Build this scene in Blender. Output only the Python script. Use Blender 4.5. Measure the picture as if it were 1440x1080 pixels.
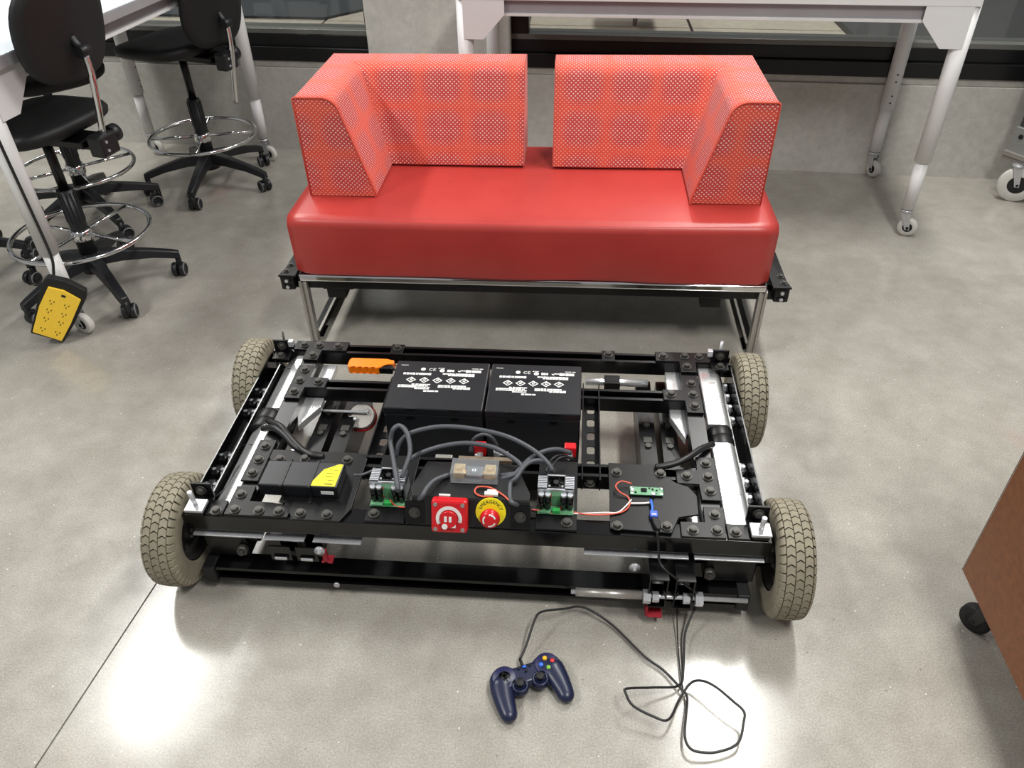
import bpy, bmesh, math, random
from mathutils import Vector, Matrix, Euler
R = math.radians
random.seed(7)
for o in list(bpy.data.objects): bpy.data.objects.remove(o)
scn = bpy.context.scene
COL = scn.collection

# ------------------------------------------------------------------ camera
def setup_camera():
    p, r, y = R(38.0375), R(-1.3157), R(-5.3236)
    f = Vector((math.sin(y)*math.cos(p), math.cos(y)*math.cos(p), -math.sin(p)))
    rt = Vector((math.cos(y), -math.sin(y), 0)); up = rt.cross(f)
    rt2 = math.cos(r)*rt + math.sin(r)*up; up2 = -math.sin(r)*rt + math.cos(r)*up
    cd = bpy.data.cameras.new('camera'); co = bpy.data.objects.new('camera', cd); COL.objects.link(co)
    m = Matrix((rt2, up2, -f)).transposed().to_4x4(); m.translation = Vector((0, 0, 1.5))
    co.matrix_world = m
    cd.sensor_width = 36; cd.sensor_fit = 'HORIZONTAL'; cd.lens = 1094.056/1440*36
    cd.clip_start = .05; cd.clip_end = 60
    scn.camera = co
setup_camera()

# ------------------------------------------------------------------ world, lamps, exposure
w = bpy.data.worlds.new('world'); scn.world = w; w.use_nodes = True
w.node_tree.nodes['Background'].inputs[0].default_value = (.95, .98, 1, 1)
w.node_tree.nodes['Background'].inputs[1].default_value = .30
scn.view_settings.view_transform = 'Standard'; scn.view_settings.look = 'None'
scn.view_settings.exposure = 0.0; scn.view_settings.gamma = 1; scn.view_settings.use_curve_mapping = False

def area(name, loc, sx, sy, power, col=(1, .985, .95), rz=0):
    l = bpy.data.lights.new(name, 'AREA'); l.shape = 'RECTANGLE'; l.size = sx; l.size_y = sy
    l.energy = power; l.color = col
    o = bpy.data.objects.new(name, l); COL.objects.link(o); o.location = loc; o.rotation_euler = (0, 0, rz)
    return o
area('ceiling_or_fill_lamp', (1.05, 2.95, 3.3), .28, 1.2, 72)
area('ceiling_or_fill_lamp', (1.25, 5.1, 3.3), .34, 2.3, 72)
area('ceiling_or_fill_lamp', (-2.72, 2.95, 3.3), .28, 1.2, 72)
area('ceiling_or_fill_lamp', (-2.72, 5.1, 3.3), .30, 2.3, 72)
area('ceiling_or_fill_lamp', (1.05, .2, 3.3), .28, 1.2, 78)  # fill light added near the camera to brighten surfaces facing it
area('ceiling_or_fill_lamp', (-2.72, .2, 3.3), .28, 1.2, 78)  # second added fill light, on the left

# ------------------------------------------------------------------ materials
def lin(c):
    c = c/255
    return c/12.92 if c <= .04045 else ((c+.055)/1.055)**2.4
def rgb(r, g, b): return (lin(r), lin(g), lin(b), 1)
class NT:
    def __init__(s, name):
        s.m = bpy.data.materials.new(name); s.m.use_nodes = True; s.t = s.m.node_tree; s.b = s.t.nodes['Principled BSDF']
    def n(s, kind, **kw):
        nd = s.t.nodes.new(kind)
        for k, v in kw.items():
            if k.startswith('i_'):
                key = k[2:]; key = int(key) if key.isdigit() else key
                nd.inputs[key].default_value = v
            else: setattr(nd, k, v)
        return nd
    def l(s, a, b): s.t.links.new(a, b)
    def set(s, **kw):
        names = dict(color='Base Color', rough='Roughness', metal='Metallic', spec='Specular IOR Level', coat='Coat Weight', coatr='Coat Roughness', sheen='Sheen Weight', trans='Transmission Weight', ior='IOR', emis='Emission Color', emi='Emission Strength')
        for k, v in kw.items(): s.b.inputs[names[k]].default_value = v
        return s
    def coords(s, kind='Object'):
        return s.n('ShaderNodeTexCoord').outputs[kind]
    def noise(s, scale, detail=4, rough=.6, vec=None):
        nd = s.n('ShaderNodeTexNoise'); nd.inputs['Scale'].default_value = scale; nd.inputs['Detail'].default_value = detail; nd.inputs['Roughness'].default_value = rough
        s.l(vec if vec is not None else s.coords(), nd.inputs['Vector']); return nd.outputs['Fac']
    def ramp(s, fac, stops):
        nd = s.n('ShaderNodeValToRGB'); e = nd.color_ramp.elements
        while len(e) < len(stops): e.new(.5)
        for el, (p, c) in zip(e, stops): el.position = p; el.color = c if len(c) == 4 else (*c, 1)
        s.l(fac, nd.inputs[0]); return nd.outputs['Color']
    def mix(s, fac, a, b, mode='MIX'):
        nd = s.n('ShaderNodeMix', data_type='RGBA', blend_type=mode)
        for inp, v in ((nd.inputs[0], fac), (nd.inputs[6], a), (nd.inputs[7], b)):
            if isinstance(v, (int, float, tuple)): inp.default_value = v
            else: s.l(v, inp)
        return nd.outputs[2]
    def math(s, op, a, b=0.0, c=0.0):
        nd = s.n('ShaderNodeMath', operation=op)
        for inp, v in zip(nd.inputs, (a, b, c)):
            if isinstance(v, (int, float)): inp.default_value = v
            else: s.l(v, inp)
        return nd.outputs[0]
    def bump(s, h, strength=.3, dist=.001):
        nd = s.n('ShaderNodeBump'); nd.inputs['Strength'].default_value = strength; nd.inputs['Distance'].default_value = dist
        s.l(h, nd.inputs['Height']); s.l(nd.outputs[0], s.b.inputs['Normal'])
def plain(name, c, rough=.5, metal=0, var=.06, scale=40, bump=0, **kw):
    t = NT(name); t.set(rough=rough, metal=metal, **kw)
    nz = t.noise(scale)
    a = tuple(x*(1-var) for x in c[:3])+(1,); b = tuple(min(1, x*(1+var)) for x in c[:3])+(1,)
    t.l(t.ramp(nz, [(.3, a), (.7, b)]), t.b.inputs['Base Color'])
    if bump: t.bump(nz, bump)
    return t.m
M = {}
M['black_metal'] = plain('black_powder_coat', rgb(9, 9, 10), .28, 0, .25, 60, spec=.4)
M['black_gloss'] = plain('black_gloss', rgb(7, 7, 8), .15, 0, .2, 30, spec=.5)
M['black_plate'] = plain('black_plate', rgb(13, 13, 14), .36, 0, .25, 120, .1, spec=.28)
M['black_plastic'] = plain('black_plastic', rgb(15, 15, 16), .4, 0, .15, 80)
M['battery_case'] = plain('battery_case', rgb(24, 26, 30), .36, 0, .15, 25, spec=.45)
M['black_rubber'] = plain('black_rubber', rgb(14, 14, 15), .6, 0, .2, 50)
M['bolt'] = plain('bolt_steel', rgb(70, 68, 64), .42, .4, .2, 90)
M['zinc'] = plain('zinc', rgb(196, 197, 200), .3, .55, .1, 88)
M['chrome'] = plain('chrome', rgb(225, 225, 225), .08, 1, .02, 20)
M['polished'] = plain('polished_aluminium', rgb(226, 226, 226), .24, .75, .03, 88)
M['brushed'] = plain('brushed_steel', rgb(172, 168, 162), .35, .65, .12, 150)
M['tyre'] = plain('grey_tyre_rubber', rgb(136, 129, 111), .75, 0, .14, 45, .2)
M['tyre_dark'] = plain('tyre_groove', rgb(108, 102, 86), .85, 0, .15, 45)
M['rim'] = plain('rim', rgb(20, 20, 20), .4, 0, .2, 30)
M['white_paint'] = plain('white_powder_coat', rgb(222, 221, 220), .38, 0, .03, 8)
M['white_top'] = plain('white_laminate', rgb(214, 222, 228), .25, 0, .02, 5)
M['grey_or_shaded'] = plain('grey_or_shaded_frame', rgb(150, 147, 150), .45, 0, .04, 8)  # plain grey, also used with the apron's shade in its colour
M['chair_foam'] = plain('chair_polyurethane', rgb(15, 15, 17), .58, 0, .3, 220, .5)
M['chair_plastic'] = plain('chair_base_plastic', rgb(24, 25, 28), .42, 0, .12, 88)
M['castor_grey'] = plain('castor_grey', rgb(120, 122, 124), .5, 0, .05, 40)
M['yellow'] = plain('yellow_plastic', rgb(255, 208, 60), .4, 0, .04, 88)
M['yellow_label'] = plain('yellow_label', rgb(236, 222, 30), .45, 0, .03, 88)
M['red_plastic'] = plain('red_plastic', rgb(200, 22, 32), .28, 0, .08, 50)
M['white_print'] = plain('white_print', rgb(225, 225, 222), .5, 0, .02, 50)
M['black_print'] = plain('black_print', rgb(25, 25, 22), .5, 0, .02, 50)
M['tag_red'] = plain('red_cloth', rgb(150, 22, 38), .6, 0, .1, 60)
M['orange'] = plain('orange_plastic', rgb(252, 128, 18), .35, 0, .04, 88)
M['cable_grey'] = plain('grey_cable', rgb(72, 75, 80), .45, 0, .08, 88)
M['cable_black'] = plain('black_cable', rgb(26, 26, 27), .42, 0, .1, 88)
M['wire_white'] = plain('white_wire', rgb(235, 228, 224), .45, 0, .02, 88)
M['wire_red'] = plain('red_wire', rgb(212, 92, 70), .45, 0, .05, 88)
M['pcb_green'] = plain('green_board', rgb(96, 150, 110), .35, 0, .15, 300)
M['terminal_green'] = plain('green_terminal', rgb(50, 170, 80), .4, 0, .05, 88)
M['heatsink'] = plain('heatsink_aluminium', rgb(205, 207, 212), .35, .75, .05, 88)
M['brass'] = plain('brass', rgb(232, 204, 150), .3, .5, .1, 80)
M['blue'] = plain('blue_plastic', rgb(30, 80, 200), .35, 0, .05, 88)
M['wood_strip'] = plain('brown_tape', rgb(120, 104, 86), .6, 0, .15, 88)
M['navy'] = plain('navy_plastic', rgb(24, 30, 58), .33, 0, .06, 30)
M['navy2'] = plain('navy_face', rgb(34, 36, 74), .36, 0, .06, 30)
M['lens_yellow'] = plain('yellow_button', rgb(240, 180, 30), .25, 0, .03, 50)
M['lens_red'] = plain('red_button', rgb(225, 50, 45), .25, 0, .03, 50)
M['lens_blue'] = plain('blue_button', rgb(50, 110, 230), .25, 0, .03, 50)
M['lens_green'] = plain('green_button', rgb(120, 180, 50), .25, 0, .03, 50)
M['window_frame'] = plain('black_window_frame', rgb(17, 17, 18), .35, 0, .12, 12, spec=.35)
M['sill_grey'] = plain('grey_sill', rgb(104, 104, 100), .35, .3, .08, 12)
M['slab_far'] = plain('far_paving', rgb(168, 160, 146), .7, 0, .10, 30, .2)
M['far_dark'] = plain('far_dark_panel', rgb(44, 49, 54), .5, 0, .08, 10)
M['castor_white'] = plain('castor_white', rgb(205, 203, 196), .5, 0, .05, 40)
M['steel_speckle'] = plain('galvanised_plate', rgb(160, 162, 160), .45, .6, .12, 160)
M['machine_grey'] = plain('machine_grey', rgb(60, 60, 60), .5, 0, .08, 20)

def floor_material():
    t = NT('polished_concrete'); v = t.n('ShaderNodeNewGeometry').outputs['Position']
    n1 = t.noise(1.1, 5, .6, v); n2 = t.noise(9, 6, .65, v); n3 = t.noise(260, 3, .7, v)
    c = t.ramp(n1, [(.3, rgb(158, 154, 147)), (.7, rgb(176, 174, 166))])
    c = t.mix(.45, c, t.ramp(n2, [(.32, rgb(146, 141, 134)), (.68, rgb(184, 182, 175))]))
    c = t.mix(.5, c, t.ramp(n3, [(.35, rgb(128, 124, 118)), (.65, rgb(196, 194, 188))]), 'OVERLAY')
    vo = t.n('ShaderNodeTexVoronoi'); vo.inputs['Scale'].default_value = 26; t.l(v, vo.inputs['Vector'])
    sp = t.math('LESS_THAN', vo.outputs['Distance'], .045)
    c = t.mix(t.math('MULTIPLY', sp, .75), c, rgb(232, 230, 224))
    vo2 = t.n('ShaderNodeTexVoronoi'); vo2.inputs['Scale'].default_value = 17; t.l(v, vo2.inputs['Vector'])
    sp2 = t.math('MULTIPLY', t.math('LESS_THAN', vo2.outputs['Distance'], .04), .5)
    c = t.mix(sp2, c, rgb(96, 90, 84))
    st = t.ramp(t.noise(2.6, 2, .5, v), [(.66, (0, 0, 0)), (.74, (1, 1, 1))])
    c = t.mix(t.math('MULTIPLY', st, .18), c, rgb(176, 120, 112))
    t.l(c, t.b.inputs['Base Color'])
    rr = t.ramp(n2, [(.3, (.15, .15, .15)), (.7, (.23, .23, .23))]); t.l(rr, t.b.inputs['Roughness'])
    t.set(spec=.62); t.bump(n3, .10, .0005)
    return t.m
M['floor'] = floor_material()
def concrete_wall():
    t = NT('cast_concrete'); v = t.coords()
    n1 = t.noise(2.4, 5, .6, v); n2 = t.noise(30, 5, .7, v)
    c = t.ramp(n1, [(.3, rgb(170, 167, 160)), (.72, rgb(198, 196, 190))])
    c = t.mix(.3, c, t.ramp(n2, [(.3, rgb(140, 138, 130)), (.7, rgb(205, 204, 196))]))
    vo = t.n('ShaderNodeTexVoronoi'); vo.inputs['Scale'].default_value = 22; t.l(v, vo.inputs['Vector'])
    c = t.mix(t.math('MULTIPLY', t.math('LESS_THAN', vo.outputs['Distance'], .05), .5), c, rgb(95, 93, 88))
    t.l(c, t.b.inputs['Base Color']); t.set(rough=.72); t.bump(n2, .25, .002)
    return t.m
M['concrete'] = concrete_wall()
def leather():
    t = NT('red_vinyl'); v = t.coords()
    n = t.noise(6, 4, .6, v); g = t.noise(420, 3, .6, v)
    t.l(t.ramp(n, [(.3, rgb(170, 53, 49)), (.7, rgb(180, 60, 54))]), t.b.inputs['Base Color'])
    t.set(rough=.36, spec=.5); t.bump(g, .25, .0008); return t.m
M['leather'] = leather()
def weave():
    t = NT('dotted_red_weave'); uv = t.coords('UV')
    sep = t.n('ShaderNodeSeparateXYZ'); t.l(uv, sep.inputs[0]); u, v = sep.outputs[0], sep.outputs[1]
    pu, pv = .0140, .0066
    row = t.math('FLOOR', t.math('DIVIDE', v, pv))
    odd = t.math('MODULO', t.math('ABSOLUTE', row), 2.0)
    uu = t.math('ADD', t.math('DIVIDE', u, pu), t.math('MULTIPLY', odd, .5))
    fu = t.math('SUBTRACT', t.math('FRACT', uu), .5); fv = t.math('SUBTRACT', t.math('FRACT', t.math('DIVIDE', v, pv)), .5)
    d = t.math('ADD', t.math('POWER', t.math('MULTIPLY', fu, 2.6), 2.0), t.math('POWER', t.math('MULTIPLY', fv, 1.5), 2.0))
    dot = t.n('ShaderNodeMapRange'); dot.inputs[1].default_value = .30; dot.inputs[2].default_value = .10; dot.inputs[3].default_value = 0; dot.inputs[4].default_value = 1
    t.l(d, dot.inputs[0])
    # rows of large darker hexagonal fields, part of the woven pattern
    cu = t.math('SUBTRACT', t.math('FRACT', t.math('DIVIDE', u, .155)), .5); cv = t.math('SUBTRACT', t.math('FRACT', t.math('DIVIDE', v, .135)), .5)
    hx = t.math('POWER', t.math('ADD', t.math('POWER', t.math('ABSOLUTE', cu), 3.0), t.math('POWER', t.math('ABSOLUTE', cv), 3.0)), .333)
    fld = t.n('ShaderNodeMapRange'); fld.inputs[1].default_value = .50; fld.inputs[2].default_value = .30; t.l(hx, fld.inputs[0])
    base = t.mix(t.math('MULTIPLY', fld.outputs[0], .85), rgb(208, 76, 58), rgb(180, 60, 58))
    dark = t.math('LESS_THAN', t.math('ABSOLUTE', fu), .5)
    dotc = t.mix(fld.outputs[0], rgb(242, 165, 145), rgb(246, 214, 204))
    c = t.mix(t.math('MULTIPLY', dot.outputs[0], .85), base, dotc)
    t.l(c, t.b.inputs['Base Color']); t.set(rough=.8, sheen=.1); t.bump(dot.outputs[0], .4, .0012)
    return t.m
M['weave'] = weave()
def woodbrown():
    t = NT('brown_laminate'); v = t.coords()
    n = t.noise(60, 4, .7, v)
    t.l(t.ramp(n, [(.3, rgb(112, 66, 36)), (.7, rgb(138, 84, 48))]), t.b.inputs['Base Color']); t.set(rough=.45); return t.m
M['brown'] = woodbrown()
def glassmat(name, tint, refl=.6):
    m = bpy.data.materials.new(name); m.use_nodes = True; t = m.node_tree; t.nodes.clear()
    o = t.nodes.new('ShaderNodeOutputMaterial'); a = t.nodes.new('ShaderNodeBsdfTransparent'); a.inputs[0].default_value = tint
    g = t.nodes.new('ShaderNodeBsdfGlossy'); g.inputs['Roughness'].default_value = .04
    lw = t.nodes.new('ShaderNodeLayerWeight'); lw.inputs[0].default_value = .5; pw = t.nodes.new('ShaderNodeMath'); pw.operation = 'POWER'; pw.inputs[1].default_value = 4.0; t.links.new(lw.outputs['Facing'], pw.inputs[0])
    fr = t.nodes.new('ShaderNodeMath'); fr.operation = 'MULTIPLY_ADD'; fr.inputs[1].default_value = .9; fr.inputs[2].default_value = .045; t.links.new(pw.outputs[0], fr.inputs[0]); mx = t.nodes.new('ShaderNodeMixShader')
    mu = t.nodes.new('ShaderNodeMath'); mu.operation = 'MULTIPLY'; mu.inputs[1].default_value = refl
    t.links.new(fr.outputs[0], mu.inputs[0]); t.links.new(mu.outputs[0], mx.inputs[0]); t.links.new(a.outputs[0], mx.inputs[1]); t.links.new(g.outputs[0], mx.inputs[2]); t.links.new(mx.outputs[0], o.inputs[0])
    return m
M['glass'] = glassmat('window_glass', (.80, .81, .80, 1), 1.0)
M['clear_plastic'] = glassmat('clear_plastic', (.93, .94, .95, 1), 1.2)
def cloudy():
    m = M['clear_plastic']; t = m.node_tree; o = [n for n in t.nodes if n.type == 'OUTPUT_MATERIAL'][0]; src = o.inputs[0].links[0].from_socket
    d = t.nodes.new('ShaderNodeBsdfDiffuse'); d.inputs[0].default_value = (.75, .77, .8, 1); mx = t.nodes.new('ShaderNodeMixShader'); mx.inputs[0].default_value = .07
    t.links.new(src, mx.inputs[1]); t.links.new(d.outputs[0], mx.inputs[2]); t.links.new(mx.outputs[0], o.inputs[0])
cloudy()

# ------------------------------------------------------------------ mesh builder
def V(*a): return Vector(a)
class MB:
    def __init__(s): s.bm = bmesh.new(); s.uvl = s.bm.loops.layers.uv.new('UVMap'); s.mi = 0
    def _tag(s, faces, smooth=False):
        for f in faces: f.material_index = s.mi; f.smooth = smooth
    def hexa(s, vs, bevel=0, seg=2):
        v = [s.bm.verts.new(p) for p in vs]
        fs = [s.bm.faces.new([v[i] for i in q]) for q in ((0, 3, 2, 1), (4, 5, 6, 7), (0, 1, 5, 4), (1, 2, 6, 5), (2, 3, 7, 6), (3, 0, 4, 7))]
        s._tag(fs)
        if bevel:
            es = list({e for f in fs for e in f.edges})
            r = bmesh.ops.bevel(s.bm, geom=es, offset=bevel, segments=seg, profile=.5, affect='EDGES')
            s._tag(r['faces'], False)
        return s
    def box(s, x0, x1, y0, y1, z0, z1, bevel=0, seg=2):
        return s.hexa([V(x0, y0, z0), V(x1, y0, z0), V(x1, y1, z0), V(x0, y1, z0), V(x0, y0, z1), V(x1, y0, z1), V(x1, y1, z1), V(x0, y1, z1)], bevel, seg)
    def obox(s, c, ax, ay, az, hx, hy, hz, bevel=0):
        c = Vector(c); ax, ay, az = (Vector(a).normalized() for a in (ax, ay, az))
        vs = [c+ax*hx*i+ay*hy*j+az*hz*k for k in (-1, 1) for i, j in ((-1, -1), (1, -1), (1, 1), (-1, 1))]
        return s.hexa(vs, bevel)
    def cyl(s, p0, p1, r0, r1=None, n=16, caps=True):
        p0, p1 = Vector(p0), Vector(p1); r1 = r0 if r1 is None else r1
        d = (p1-p0).normalized(); a = d.orthogonal().normalized(); b = d.cross(a)
        A = [s.bm.verts.new(p0+(a*math.cos(2*math.pi*i/n)+b*math.sin(2*math.pi*i/n))*r0) for i in range(n)]
        B = [s.bm.verts.new(p1+(a*math.cos(2*math.pi*i/n)+b*math.sin(2*math.pi*i/n))*r1) for i in range(n)]
        s._tag([s.bm.faces.new((A[i], A[(i+1) % n], B[(i+1) % n], B[i])) for i in range(n)], n > 8)
        if caps: s._tag([s.bm.faces.new(A[::-1]), s.bm.faces.new(B)])
        return s
    def lathe(s, prof, o, axis, n=32, close=False, smooth=True):
        o = Vector(o); d = Vector(axis).normalized(); a = d.orthogonal().normalized(); b = d.cross(a); rings = []
        for r, h in prof:
            rings.append([s.bm.verts.new(o+d*h+(a*math.cos(2*math.pi*i/n)+b*math.sin(2*math.pi*i/n))*max(r, 1e-5)) for i in range(n)])
        pr = list(zip(rings, rings[1:]))
        if close: pr.append((rings[-1], rings[0]))
        for A, B in pr: s._tag([s.bm.faces.new((A[i], A[(i+1) % n], B[(i+1) % n], B[i])) for i in range(n)], smooth)
        return s
    def tube(s, pts, r, n=8, smooth_pts=True, sub=5, caps=True):
        P = [Vector(p) for p in pts]
        if smooth_pts and len(P) > 2:
            Q = []
            for i in range(len(P)-1):
                p0 = P[i-1] if i else P[0]*2-P[1]; p1, p2 = P[i], P[i+1]; p3 = P[i+2] if i+2 < len(P) else P[-1]*2-P[-2]
                for k in range(sub):
                    t = k/sub
                    Q.append(.5*((2*p1)+(p2-p0)*t+(2*p0-5*p1+4*p2-p3)*t*t+(3*p1-p0-3*p2+p3)*t**3))
            P = Q+[P[-1]]
        prev = None; rings = []
        for i, p in enumerate(P):
            d = (P[min(i+1, len(P)-1)]-P[max(i-1, 0)]).normalized()
            if prev is None: a = d.orthogonal().normalized()
            else:
                a = prev-d*prev.dot(d); a = a.normalized() if a.length > 1e-6 else d.orthogonal().normalized()
            prev = a; b = d.cross(a)
            rr = r[i] if isinstance(r, list) else r
            rings.append([s.bm.verts.new(p+(a*math.cos(2*math.pi*k/n)+b*math.sin(2*math.pi*k/n))*rr) for k in range(n)])
        for A, B in zip(rings, rings[1:]): s._tag([s.bm.faces.new((A[i], A[(i+1) % n], B[(i+1) % n], B[i])) for i in range(n)], True)
        if caps: s._tag([s.bm.faces.new(rings[0][::-1]), s.bm.faces.new(rings[-1])])
        return s
    def prism(s, poly, f0, f1, smooth=False, bevel=0):
        """poly: list of 2D; f0/f1 map 2D -> 3D for the two ends"""
        A = [s.bm.verts.new(f0(*p)) for p in poly]; B = [s.bm.verts.new(f1(*p)) for p in poly]; n = len(poly)
        side = [s.bm.faces.new((A[i], A[(i+1) % n], B[(i+1) % n], B[i])) for i in range(n)]
        caps = [s.bm.faces.new(A[::-1]), s.bm.faces.new(B)]
        s._tag(side, smooth); s._tag(caps)
        if bevel:
            es = list({e for f in side+caps for e in f.edges})
            r = bmesh.ops.bevel(s.bm, geom=es, offset=bevel, segments=2, profile=.5, affect='EDGES'); s._tag(r['faces'])
        return s
    def plate(s, poly, z0, z1, bevel=0): return s.prism(poly, lambda x, y: V(x, y, z0), lambda x, y: V(x, y, z1), bevel=bevel)
    def ball(s, c, rx, ry=None, rz=None, n=16, m=10):
        ry = rx if ry is None else ry; rz = rx if rz is None else rz; c = Vector(c); rings = []
        for j in range(1, m):
            t = math.pi*j/m
            rings.append([s.bm.verts.new(c+V(rx*math.sin(t)*math.cos(2*math.pi*i/n), ry*math.sin(t)*math.sin(2*math.pi*i/n), rz*math.cos(t))) for i in range(n)])
        T = s.bm.verts.new(c+V(0, 0, rz)); Bv = s.bm.verts.new(c-V(0, 0, rz)); fs = []
        for A, B in zip(rings, rings[1:]): fs += [s.bm.faces.new((A[i], B[i], B[(i+1) % n], A[(i+1) % n])) for i in range(n)]
        fs += [s.bm.faces.new((T, rings[0][i], rings[0][(i+1) % n])) for i in range(n)]
        fs += [s.bm.faces.new((Bv, rings[-1][(i+1) % n], rings[-1][i])) for i in range(n)]
        s._tag(fs, True); return s
ORG = {}
def build(mb, name, mat, parent=None, label=None, world=True):
    """link mb as one mesh object; mesh is given in the same space as the parent thing's own builder space"""
    bm = mb.bm
    xs = [v.co.copy() for v in bm.verts]
    lo = V(*(min(p[i] for p in xs) for i in range(3))); hi = V(*(max(p[i] for p in xs) for i in range(3)))
    c = (lo+hi)/2
    if parent is None: c.z = lo.z
    for v in bm.verts: v.co -= c
    bmesh.ops.recalc_face_normals(bm, faces=bm.faces[:])
    me = bpy.data.meshes.new(name); bm.to_mesh(me); bm.free()
    for m in (mat if isinstance(mat, (list, tuple)) else [mat]): me.materials.append(M[m] if isinstance(m, str) else m)
    o = bpy.data.objects.new(name, me); COL.objects.link(o)
    po = ORG.get(parent.name, V(0, 0, 0)) if parent else V(0, 0, 0)
    o.parent = parent; o.location = c-po; ORG[o.name] = c
    if label: o['label'] = label
    return o
def thing(name, label, cat, loc=(0, 0, 0), group=None, local=False, rz=0):
    o = bpy.data.objects.new(name, None); COL.objects.link(o); o.location = loc; o.rotation_euler = (0, 0, rz)
    o.empty_display_size = .05
    ORG[o.name] = V(0, 0, 0) if local else Vector(loc)
    o['label'] = label; o['category'] = cat
    if group: o['group'] = group
    return o
def tag(o, label, cat, group=None):
    o['label'] = label; o['category'] = cat
    if group: o['group'] = group
    return o
def struct(mb, name, mat, parent=None):
    o = build(mb, name, mat, parent)
    if parent is None: o['kind'] = 'structure'
    return o
def link_copy(src, parent, loc, rot=None):
    c = src.copy(); COL.objects.link(c); c.parent = parent; c.location = loc
    if rot is not None: c.rotation_euler = rot
    return c
def dup(root, loc, rz, label):
    r = root.copy(); COL.objects.link(r); r.location = loc; r.rotation_euler = (0, 0, rz); r['label'] = label
    for ch in list(root.children):
        c = ch.copy(); COL.objects.link(c); c.parent = r
        for g in ch.children:
            d = g.copy(); COL.objects.link(d); d.parent = c
    return r
def text_mesh(body, size, ext, mtx, mb, align='CENTER'):
    cu = bpy.data.curves.new('lettering', 'FONT'); cu.body = body; cu.size = size; cu.extrude = ext; cu.align_x = align; cu.align_y = 'CENTER'; cu.resolution_u = 2
    ob = bpy.data.objects.new('lettering', cu); COL.objects.link(ob)
    dg = bpy.context.evaluated_depsgraph_get(); me = bpy.data.meshes.new_from_object(ob.evaluated_get(dg))
    me.transform(mtx); n0 = len(mb.bm.faces); mb.bm.from_mesh(me); mb.bm.faces.ensure_lookup_table()
    for f in mb.bm.faces[n0:]: f.material_index = mb.mi
    bpy.data.objects.remove(ob); bpy.data.curves.remove(cu); bpy.data.meshes.remove(me)

# ------------------------------------------------------------------ setting
WS = math.atan(-.0762)                       # the back wall runs at this angle
def wy(x): return 3.6967-.0762*x
fl = struct(MB().box(-6, 5, -3, 5, -.16, -.012), 'floor', 'floor')
struct(MB().plate([(-6, -3), (-1.374, -3), (-.9645, 1.1), (-6, 1.1)], -.03, 0), 'floor_slab', 'floor', fl)
struct(MB().plate([(-1.370, -3), (5, -3), (5, 1.1), (-.9605, 1.1)], -.03, 0), 'floor_slab', 'floor', fl)
struct(MB().box(-6, 5, 1.1, 5, -.03, 0), 'floor_slab', 'floor', fl)
def wall_pt(x, off, z): return V(x, wy(x)+off, z)
def wall_box(mb, x0, x1, o0, o1, z0, z1, bevel=0):
    P = [wall_pt(x0, o0, z0), wall_pt(x1, o0, z0), wall_pt(x1, o1, z0), wall_pt(x0, o1, z0), wall_pt(x0, o0, z1), wall_pt(x1, o0, z1), wall_pt(x1, o1, z1), wall_pt(x0, o1, z1)]
    return mb.hexa(P, bevel)
m = MB(); wall_box(m, -5, 4, 0, .30, -.01, .405); wall_box(m, -5, 4, .012, .30, .405, .437, .004)
struct(m, 'wall_back', 'concrete')
m = MB(); wall_box(m, -.985, -.315, -.03, .4, .437, 1.6, .008); struct(m, 'wall_column', 'concrete')
def window(n, x0, x1, mull):
    m = MB(); wall_box(m, x0, x1, .0, .10, .437, .50, .003); wall_box(m, x0, x1, .02, .12, .50, .556, .003)
    fr = struct(m, 'window_%d' % n, 'window_frame')
    m = MB(); wall_box(m, x0, x1, .02, .13, .556, .578, .002); struct(m, 'window_sill', 'sill_grey', fr)
    for a, b, mat in mull:
        m = MB(); wall_box(m, a, b, .02, .12, .578, 1.6, .002); struct(m, 'window_mullion', 'window_frame', fr)
    m = MB(); wall_box(m, x0, x1, .068, .076, .578, 1.6); struct(m, 'window_pane', 'glass', fr)
window(1, -5, -.985, [(-1.0, -.985, 0)])
window(2, -.315, 4, [(-.315, -.235, 0)])
# ground beyond the glass: paving with joints, and dark flat sheets
gz = .45
g = struct((lambda mm: wall_box(mm, -6, 5, .30, 6, gz-.1, gz-.012))(MB()), 'trim_1', 'far_dark')
for i, (a, b) in enumerate([(-3.2, -1.905), (-1.895, -1.42), (-1.405, -1.0), (-.99, -.285), (-.275, .56), (.575, 1.45), (1.465, 2.4)]):
    for c0, c1 in ((.31, .72), (.73, 1.5), (1.51, 2.6)):
        m = MB(); wall_box(m, a, b, c0, c1, gz-.03, gz); build(m, 'paving_slab', 'slab_far', g)
m = MB(); m.hexa([wall_pt(-3, .74, gz), wall_pt(-1.42, .74, gz), wall_pt(-.80, 1.5, gz), wall_pt(-3, 1.5, gz), wall_pt(-3, .74, gz+.014), wall_pt(-1.42, .74, gz+.014), wall_pt(-.80, 1.5, gz+.014), wall_pt(-3, 1.5, gz+.014)])  # flat dark sheet with a slanted right edge
tag(build(m, 'dark_sheet', 'far_dark'), 'dark blue-grey sheet beyond the left window pane', 'mat')
m = MB(); wall_box(m, 1.32, 3.2, .5, 2.2, gz, gz+.03)  # dark floor and the reflection over it, put in as one sheet
tag(build(m, 'dark_sheet', 'machine_grey'), 'dark sheet for floor and reflection in the far right window', 'mat')
t = thing('stool', 'grey low metal stand seen through the window behind the table', 'stand', (.28, wy(.28)+.75, gz))
m = MB(); m.cyl((.28, wy(.28)+.75, gz), (.28, wy(.28)+.75, gz+.16), .012, .02, 12); build(m, 'leg', 'grey_or_shaded', t)
m = MB(); m.box(.13, .43, wy(.28)+.6, wy(.28)+.9, gz+.16, gz+.18, .004); build(m, 'stand_top', 'far_dark', t)

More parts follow.
